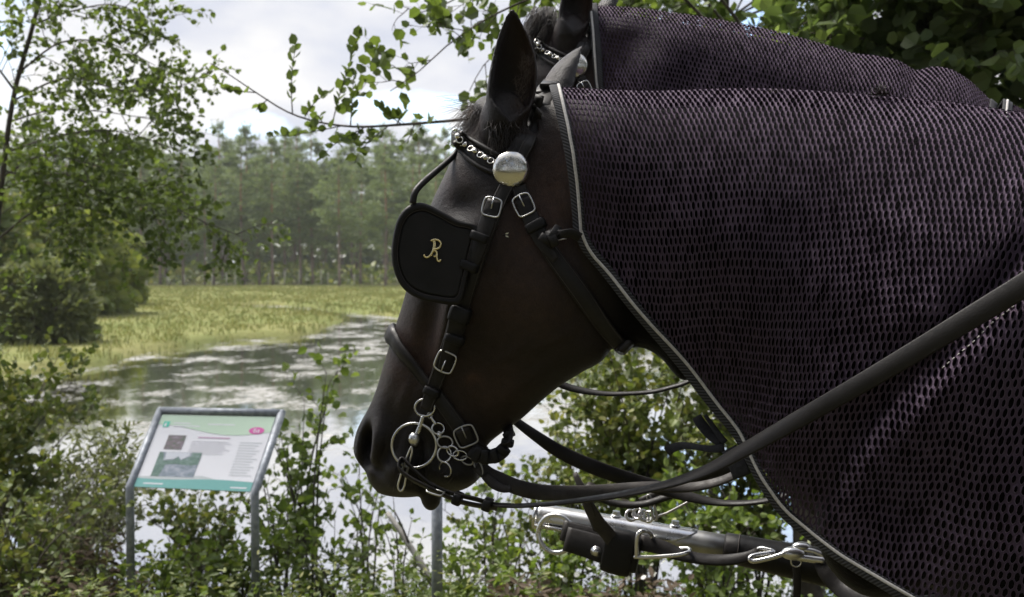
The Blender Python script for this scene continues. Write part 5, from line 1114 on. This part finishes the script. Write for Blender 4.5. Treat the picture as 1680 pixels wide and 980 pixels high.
# aspen with big round leaves behind the rugs, and a second one filling the corner
for lab, X0, d0, seed, xs_ in (('aspen with big round grey green leaves behind the rugs', 1560, 4.9, 91, (1330, 1420, 1500, 1580, 1660, 1740, 1820)), ('dense broadleaf tree between the twig tree and the aspen', 1190, 6.2, 92, (980, 1050, 1120, 1190, 1260, 1330, 1400, 1480))):
    rs = np.random.default_rng(seed); t_ = np.vstack([[P(X0, 900, d0)[0], d0 + .6, -.6], L3([(X0, 600, d0 + .6), (X0 + 20, 300, d0 + .5), (X0, 50, d0 + .4), (X0 + 10, -300, d0 + .4)])]); limbs = [(t_, .04, .02)]
    for x_ in xs_:
        for yy in (-120, -20, 60, 140, 230): limbs.append((L3([(X0 + rs.normal(0, 10), yy + 60, d0 + .5), ((X0 + x_) / 2, yy + 10, d0 + .25), (x_, yy + rs.normal(0, 25), d0 + rs.normal(0, .25))]), .010, .003))
    plant('aspen_tree' if seed == 91 else 'broadleaf_tree', lab, 'tree', limbs, 'leaf_aspen' if seed == 91 else 'leaf_birch', .092 if seed == 91 else .07, rs, dens=12 if seed == 91 else 9, length=.45, levels=2, spread=.9, up=0, leafgap=.045 if seed == 91 else .05, droop=.3, tmpl=ROUND, flat=.35 if seed == 91 else .4, t0=.35)

# shrubs on the bank: (label, name, pixel x, depth, height m, spread m, leaf material, leaf size, stems, seed)
def shrub(name, label, px_, d, h, sp_, mat, ls, stems, seed, levels=2, gap=.035, tmpl=LEAF, dens=7, length=.3, bark='bark', group=None, up=.35, flat=.4, x=None):
    rs = np.random.default_rng(seed); x0 = P(px_, 700, d)[0] if x is None else x; g = float(gz(np.array([x0]), np.array([d]))[0]); limbs = []
    for k in range(stems):
        a = rs.uniform(0, 6.28); b0 = np.array([x0 + rs.normal(0, .08 * sp_), d + rs.normal(0, .08 * sp_), g - .03]); e_ = b0 + np.array([math.cos(a) * sp_ * rs.uniform(.2, 1), math.sin(a) * sp_ * .6 * rs.uniform(.2, 1), h * rs.uniform(.65, 1.0)]); m_ = (b0 + e_) / 2 + np.array([-(e_ - b0)[0] * .2, 0, h * .08])
        limbs.append((np.array([b0, m_, e_]), .004 + .004 * h, .0015))
    r, n = plant(name, label, 'shrub', limbs, mat, ls, rs, dens=dens, length=length, levels=levels, spread=.8, up=up, leafgap=gap * (.62 if name != 'birch_sapling' else .95), droop=.2, tmpl=tmpl, bark=bark, group=group, twig_r=.002, flat=flat, trunk_first=False, t0=.2); r.location = r.location; return r
shrub('birch_sapling', 'bright green birch sapling behind the information board', 505, 5.75, 1.55, .42, 'leaf_birch', .060, 7, 101, gap=.05, dens=6, length=.32)
shrub('birch_sapling', 'leafy birch sapling beside the board post over white water', 590, 6.0, 1.12, .40, 'leaf_birch', .058, 6, 102, gap=.055, dens=6, length=.3)
shrub('birch_sapling', 'low birch sapling between the board and the lone post', 660, 5.7, .8, .35, 'leaf_birch', .052, 4, 103, gap=.055, dens=5, length=.25)
shrub('birch_sapling', 'small birch sapling just beyond the lone post', 800, 5.6, .95, .36, 'leaf_birch', .055, 5, 104, gap=.05, dens=6, length=.28)
shrub('hazel_shrub', 'dense yellow green shrub below the long rein', 1060, 5.9, 1.85, .75, 'leaf_shrub', .052, 15, 105, gap=.032, dens=8, length=.4)
shrub('hazel_shrub', 'dense shrub behind the carriage pole', 930, 6.1, 1.30, .55, 'leaf_shrub', .050, 11, 106, gap=.034, dens=8, length=.34)
shrub('hazel_shrub', 'green shrub seen beneath the lower rug hem', 1230, 5.6, 1.6, .7, 'leaf_shrub', .052, 12, 107, gap=.034, dens=8, length=.38)
shrub('hazel_shrub', 'low leafy shrub below the snap hook', 1180, 4.9, .85, .6, 'leaf_birch', .052, 10, 108, gap=.036, dens=8, length=.28)
shrub('hazel_shrub', 'low leafy shrub below the pole ring', 900, 5.0, .55, .5, 'leaf_birch', .050, 8, 109, gap=.036, dens=8, length=.25)
shrub('willow_shrub', 'loose willow shrub at the water edge below the alder', 90, 7.3, 1.45, .8, 'leaf_willow', .062, 14, 110, gap=.03, dens=8, length=.42, tmpl=NARROW)
shrub('willow_shrub', 'tall willow shrub under the alder trunk', -30, 6.3, 1.7, .7, 'leaf_shrub', .055, 12, 111, gap=.034, dens=7, length=.42)
shrub('willow_shrub', 'fine leaved willow shrub left of the board post', 160, 6.6, .95, .55, 'leaf_willow', .055, 12, 112, gap=.03, dens=8, length=.32, tmpl=NARROW)
shrub('willow_shrub', 'fine leaved willow shrub under the board', 320, 6.2, .72, .5, 'leaf_shrub', .048, 12, 113, gap=.03, dens=9, length=.28)
for nm, lab, px_, d, h, sp_, mat, ls, stems, sd2, tm in (('bramble_shrub', 'tangled bramble mound at the foot of the alder', 20, 5.4, .85, .75, 'leaf_shrub', .05, 14, 131, LEAF), ('bramble_shrub', 'grey leaved shrub between the alder and the board', 120, 5.8, .72, .6, 'leaf_willow', .055, 13, 132, NARROW),
        ('bramble_shrub', 'low bramble growing under the tilted board', 275, 5.5, .50, .5, 'leaf_birch', .048, 11, 133, LEAF), ('bramble_shrub', 'leafy shoots in front of the right board leg', 385, 5.5, .55, .45, 'leaf_birch', .05, 10, 134, LEAF),
        ('birch_sapling', 'young birch regrowth touching the board frame', 462, 5.95, 1.15, .36, 'leaf_birch', .055, 9, 135, LEAF), ('birch_sapling', 'knee high birch shoots between two saplings', 548, 5.4, .62, .42, 'leaf_birch', .05, 9, 136, LEAF), ('bramble_shrub', 'low bramble at the foot of the lone post', 745, 5.2, .55, .45, 'leaf_birch', .048, 9, 137, LEAF), ('bramble_shrub', 'thin green bush on the bank behind the lone post', 840, 6.2, .8, .5, 'leaf_shrub', .05, 9, 138, LEAF)):
    shrub(nm, lab, px_, d, h, sp_, mat, ls, stems, sd2, gap=.045, dens=7, length=.28, tmpl=tm)
# rounded bushes across the water
def bush(name, label, px_, pyb, pyt, wpx, Y, mat, seed, n=7000, ls=.22, tmpl=NARROW):
    rs = np.random.default_rng(seed); c = P(px_, pyb, Y); top = P(px_, pyt, Y)[2]; g = float(gz(np.array([c[0]]), np.array([Y]))[0]); H = top - g; W_ = wpx / 2 / F * Y; root = thing(name, label, 'shrub', (c[0], Y, g)); limbs = []
    for k in range(14):
        a = rs.uniform(0, 6.28); e_ = np.array([c[0] + math.cos(a) * W_ * .7, Y + math.sin(a) * W_ * .5, g + H * rs.uniform(.5, .85)]); limbs.append((np.array([(c[0], Y, g), ((c[0] + e_[0]) / 2, (Y + e_[1]) / 2, g + H * .45), e_]), .05, .01))
    tubes_mesh('stems', limbs, 'bark', root, 4); d = unit(rs.normal(0, 1, (n, 3))); r_ = rs.uniform(.55, 1, n) ** .5 * (1 + .12 * np.sin(d[:, 0] * 9 + seed) + .1 * np.sin(d[:, 2] * 11))
    p = np.array([c[0], Y, g + H * .40]) + d * r_[:, None] * np.array([W_, W_ * .8, H * .58]); p[:, 2] = np.maximum(p[:, 2], g + .05); leaves('crown', p, d + rs.normal(0, .5, (n, 3)), rs.uniform(.6, 1.2, n) * ls, mat, root, rs, tmpl, .3)
bush('willow_bush', 'rounded grey green willow bush on the meadow tongue', 70, 545, 432, 150, 27, 'leaf_willow', 120, ls=.30)
bush('birch_thicket', 'tall yellow green birch thicket across the pond', 60, 480, 335, 300, 44, 'leaf_yellow', 121, 6000, .42, LEAF)
bush('birch_thicket', 'low yellow green thicket at the left meadow edge', 175, 474, 385, 130, 56, 'leaf_yellow', 122, 5000, .42, LEAF)
bush('alder_thicket', 'darker green thicket towering behind the willow bush', -70, 500, 300, 260, 38, 'leaf_shrub', 123, 6000, .40, LEAF)

# ------------------------------------------------------------------ herbs on the near bank
rs = np.random.default_rng(200)
def herbs(name, label, N, xr, yr, hgt, mat, ls, k, acc=None, tmpl=LEAF, col=None):
    x = rs.uniform(*xr, N); y = rs.uniform(*yr, N); z = gz(x, y); pos, dr = [], []; tb = []
    for i in range(N):
        h = hgt * rs.uniform(.4, 1.1); ln = rs.normal(0, .16, 2) * h; a0 = np.array([x[i], y[i], z[i] - .01])
        for j in range(k): t = rs.uniform(.1, 1); pos.append(a0 + np.array([ln[0] * t * t, ln[1] * t * t, h * t])); a = rs.uniform(0, 6.28); dr.append((math.cos(a), math.sin(a), rs.uniform(-.1, .6)))
    pos = np.array(pos); ob = leaves(name, pos, np.array(dr), rs.uniform(.5, 1.15, len(pos)) * ls, mat, None, rs, tmpl, .55); tag(ob, label, 'plants', kind='stuff'); return ob
herbs('bank_herbs', 'fresh green weeds covering the near bank', 900, (-3.3, 2.6), (3.9, 6.7), .30, 'leaf_birch', .036, 15)
herbs('bank_herbs', 'pale nettle like weeds at the foot of the board', 360, (-3.2, .2), (4.2, 5.6), .44, 'leaf_shrub', .045, 16, tmpl=NARROW)
herbs('dead_bracken', 'brown withered bracken on the bank', 90, (-3.2, -2.0), (4.9, 6.0), .42, 'leaf_dead', .07, 22, tmpl=NARROW)
herbs('dead_bracken', 'brown withered grass clump below the pole ring', 90, (-.1, .75), (4.2, 4.9), .34, 'leaf_dead', .075, 22, tmpl=NARROW)
# white bramble flowers seen beside the pole
x = rs.normal(.75, .35, 60); y = rs.uniform(4.6, 5.4, 60); ob = leaves('white_flowers', np.stack([x, y, gz(x, y) + rs.uniform(.25, .62, 60)], 1), rs.normal(0, 1, (60, 3)), .028, 'flower', None, rs, ROUND, .3); tag(ob, 'tiny white flowers among the weeds below the pole', 'flowers', kind='stuff')
# leaning dead birch stick
DS = thing('dead_stick', 'grey dead birch stem leaning beside the lone post', 'branch', G(742, 1010, -.55))
V, Fc = tube(cr(L3([(726, 990, 5.2), (700, 940, 5.25), (672, 895, 5.3), (650, 862, 5.35), (636, 842, 5.4)]), 16), np.linspace(.020, .013, 16), 8); mesh('stem', V, Fc, 'bark_birch', DS)
V, Fc = tube(cr(L3([(672, 895, 5.3), (660, 865, 5.28), (648, 840, 5.28)]), 8), np.linspace(.008, .004, 8), 6); mesh('twig', V, Fc, 'bark', DS)

# ------------------------------------------------------------------ the wood on the other side of the track, behind the photographer
rs = np.random.default_rng(301)
N = 7500; x = rs.uniform(-34, 34, N); y = -4.5 - rs.random(N) * 9; z = rs.random(N) ** .8 * 14; ob = leaves('roadside_wood', np.stack([x, y, z], 1), rs.normal(0, 1, (N, 3)), rs.uniform(.5, 1.0, N), 'leaf_shade', None, rs, LEAF, .3); tag(ob, 'leafy wood along the other side of the track', 'wood', kind='stuff')
# ------------------------------------------------------------------ thin summer haze over the meadow
m = bpy.data.materials.new('haze_air'); m.use_nodes = True; MATS['haze_air'] = m; nh = m.node_tree; nh.nodes.clear(); oh = nh.nodes.new('ShaderNodeOutputMaterial'); vh = nh.nodes.new('ShaderNodeVolumePrincipled'); vh.inputs['Color'].default_value = (.93, .95, .97, 1); vh.inputs['Density'].default_value = .00035; vh.inputs['Anisotropy'].default_value = .3; nh.links.new(vh.outputs[0], oh.inputs['Volume'])
hx = [(x_, y_, z_) for x_ in (-450, 450) for y_ in (-70, 920) for z_ in (-3.0, 34.0)]
hz = mesh('haze', np.array(hx, float), [(0, 1, 3, 2), (4, 6, 7, 5), (0, 4, 5, 1), (2, 3, 7, 6), (0, 2, 6, 4), (1, 5, 7, 3)], 'haze_air', smooth=False); tag(hz, 'thin pale haze in the air over the meadow', 'haze', kind='stuff')
# ------------------------------------------------------------------ information board and lone post
bl0, br0, tl0, tr0_ = P(213, 799, 5.20), P(418, 808, 5.10), P(263, 674, 5.50), P(462, 678, 5.40)
IS = thing('information_board', 'tilted information board on galvanised tube legs beside the pond', 'sign', ((bl0[0] + br0[0]) / 2, 5.15, -.55))
def foot(p): return np.array([p[0], p[1], float(gz(np.array([p[0]]), np.array([p[1]]))[0]) - .1])
for b_, t_ in ((bl0, tl0), (br0, tr0_)):
    n = np.vstack([[foot(b_)], [b_ - np.array([0, 0, .012])], [b_ + (t_ - b_) * .02], [t_]]); V, Fc = tube(n, .0215, 18); mesh('leg', V, Fc, 'galvanised', IS)
V, Fc = tube([tl0, (tl0 + tr0_) / 2, tr0_], .0213, 18); mesh('top_rail', V, Fc, 'galvanised', IS)
for p in (tl0, tr0_): V, Fc = sphere(p, .0216, 10, 16); mesh('corner', V, Fc, 'galvanised', IS)
U = tr0_ - tl0; Wv = bl0 - tl0; NB = unit(np.cross(Wv, U)); NB = NB if NB[1] < 0 else -NB
def bp_(u, v, h=0.0):   # u,v in 0..1 over the framed field
    p = (tl0 * (1 - u) + tr0_ * u) * (1 - v) + (bl0 * (1 - u) + br0 * u) * v; return p + NB * (h + .004)
def patch(name, poly_, mat, h, parent):
    V = np.array([bp_(u, v, h) for u, v in poly_]); f = list(range(len(V)))
    nrm = np.cross(V[1] - V[0], V[2] - V[0])
    return mesh(name, V, [tuple(f)], mat, parent, smooth=False)
def flatm(name, c, rough=.6):
    m, nt_, b = newmat(name); b.inputs['Base Color'].default_value = (*c, 1); b.inputs['Roughness'].default_value = rough
for n_, c in (('print_white', (.64, .65, .70)), ('print_green', (.44, .58, .46)), ('print_teal', (.11, .33, .32)), ('print_pink', (.55, .06, .32)), ('print_text', (.48, .48, .53)), ('print_pinktext', (.5, .3, .45)), ('print_logo', (.05, .48, .36)), ('print_pale', (.42, .46, .48))): flatm(n_, c)
def photomat(name, cols, sc):
    m, nt_, b = newmat(name); f = noise(nt_, coords(nt_, (1, 1, 2.2)), sc, 5, .6); lk(nt_, ramp(nt_, f, [(.3 + .4 * i / (len(cols) - 1), c) for i, c in enumerate(cols)]), b.inputs['Base Color']); b.inputs['Roughness'].default_value = .35
photomat('print_trees', [(.04, .10, .08), (.09, .17, .14), (.17, .25, .25)], 30); photomat('print_lake', [(.10, .15, .17), (.20, .24, .30), (.34, .37, .43)], 26); photomat('print_heath', [(.05, .10, .05), (.12, .09, .11), (.26, .23, .29)], 40); flatm('print_sky', (.48, .51, .57))
# panel body
c = [(.035, .06), (.965, .06), (.965, 1.0), (.035, 1.0)]; V = np.array([bp_(u, v, 0) for u, v in c] + [bp_(u, v, -.006) for u, v in c]); PN = mesh('panel', V, [(0, 1, 2, 3), (7, 6, 5, 4), (0, 4, 5, 1), (1, 5, 6, 2), (2, 6, 7, 3), (3, 7, 4, 0)], 'print_white', IS, smooth=False)
wave = [(u, .245 + .055 * math.sin((u - .35) * 5.2) + .02 * u) for u in np.linspace(.965, .035, 26)]
patch('header_print', [(.035, .06), (.965, .06)] + wave, 'print_green', .0010, PN)
wv2 = [(u, .885 + .012 * math.sin(u * 7)) for u in np.linspace(.035, .965, 26)]
patch('footer_print', wv2 + [(.965, 1.0), (.035, 1.0)], 'print_teal', .0010, PN)
patch('footer_print', [(.035, .865), (.3, .85), (.55, .835), (.66, .87), (.80, .88), (.965, .88), (.965, .892), (.035, .892)], 'print_pale', .0006, PN)
patch('logo_print', [(.075, .15), (.125, .15), (.125, .225), (.075, .225)], 'print_logo', .0018, PN); patch('logo_print', [(.083, .19), (.10, .165), (.104, .215), (.088, .215)], 'print_white', .0024, PN)
patch('photo_print', [(.155, .33), (.30, .33), (.30, .515), (.155, .515)], 'print_heath', .0012, PN)
patch('photo_print', [(.135, .55), (.48, .55), (.48, .86), (.135, .86)], 'print_lake', .0012, PN)
patch('photo_print', [(.135, .55), (.17, .56), (.19, .66), (.27, .65), (.30, .61), (.33, .655), (.40, .60), (.40, .55), (.48, .55), (.48, .70), (.40, .715), (.30, .70), (.22, .71), (.20, .86), (.135, .86)], 'print_trees', .0018, PN)
patch('photo_print', [(.19, .555), (.39, .555), (.385, .60), (.33, .645), (.30, .60), (.27, .64), (.20, .65)], 'print_sky', .0022, PN)
a = np.linspace(0, 2 * math.pi, 36, endpoint=False); patch('badge_print', [(.852 + .062 * math.cos(x), .245 + .045 * math.sin(x)) for x in a], 'print_pink', .0022, PN)
# badge lettering 6a
def txt(s, u, v, size, mat, h):
    cu = bpy.data.curves.new('lettering', 'FONT'); cu.body = s; cu.size = size; cu.align_x = 'CENTER'; cu.align_y = 'CENTER'; tmp = bpy.data.objects.new('lettering', cu); COL.objects.link(tmp); dg = bpy.context.evaluated_depsgraph_get(); me = bpy.data.meshes.new_from_object(tmp.evaluated_get(dg)); bpy.data.objects.remove(tmp)
    xa = unit(U); ya = unit(-(Wv - xa * (Wv @ xa))); o = bp_(u, v, h) - np.array(wloc(PN))
    for vv in me.vertices: vv.co = V3(o + xa * vv.co.x + ya * vv.co.y)
    me.materials.clear(); me.materials.append(MATS[mat]); ob = bpy.data.objects.new('lettering', me); COL.objects.link(ob); ob.parent = PN
txt('6a', .852, .245, .042, 'print_white', .003)
# printed lines too small to read
for k, (u0, u1, v) in enumerate([(.40, .66, .345)] + [(.36, .66 + .03 * math.sin(k * 2), .40 + .026 * k) for k in range(7)] + [(.75, .93 - .02 * (k % 3), .40 + .034 * k) for k in range(13)] + [(.16, .30, .165), (.16, .38, .20), (.44, .66, .17)] + [(.10, .26, .945), (.80, .93, .955)]):
    m_ = 'print_pinktext' if k == 0 else ('print_white' if k > 20 else 'print_text'); hh = .012 if k == 0 else (.014 if k > 20 else .006); patch('text_line', [(u0, v), (u1, v), (u1, v + hh), (u0, v + hh)], m_ if not (7 < k <= 20) else 'print_pale', .0016, PN)
LPp = P(717, 900, 4.75); SPo = thing('metal_post', 'single galvanised post standing below the muzzle', 'post', foot(LPp)); top = P(717, 770, 4.75)
V, Fc = tube([foot(LPp), np.array([LPp[0], LPp[1], LPp[2]]), np.array([LPp[0], LPp[1], top[2]])], .0265, 18); mesh('post_tube', V, Fc, 'galvanised', SPo)
V, Fc = sphere((0, 0, 0), 1, 10, 16); mesh('cap', V * np.array([.0275, .0275, .010]) + np.array([LPp[0], LPp[1], top[2]]), Fc, 'galvanised', SPo)
# ------------------------------------------------------------------ small things
sq = cr(np.array([(1546, 604), (1568, 585), (1600, 558), (1625, 532), (1650, 513), (1677, 490), (1720, 450)], float), 44)
for k in range(0, 42, 2):
    a_, na = hit(BR_RUG, *sq[k]); b_, nb = hit(BR_RUG, *(sq[k] + (sq[k + 1] - sq[k]) * .9))
    if a_ is None or b_ is None: continue
    o_ = -unit(a_ - CAMP) * .0018; V, Fc = tube([a_ + o_, (a_ + b_) / 2 + o_ * 1.4, b_ + o_], .0008, 5); mesh('seam_stitch', V, Fc, 'cord', RA)
c, nn = headpt(828, 386, .0022); FL = thing('fly', 'tiny pale winged fly sitting on the cheek beside the bridle', 'fly', c)
V, Fc = sphere((0, 0, 0), 1, 8, 10); mesh('body', V * np.array([.0032, .0016, .0016]) + c, Fc, 'patent', FL)
for sg in (-1, 1): mesh('wing', np.array([c, c + np.array([.006, -.001, .0016 * sg]), c + np.array([.0075, -.0012, .0042 * sg]), c + np.array([.003, -.001, .0036 * sg])]), [(0, 1, 2, 3)], 'flower', FL, smooth=False)
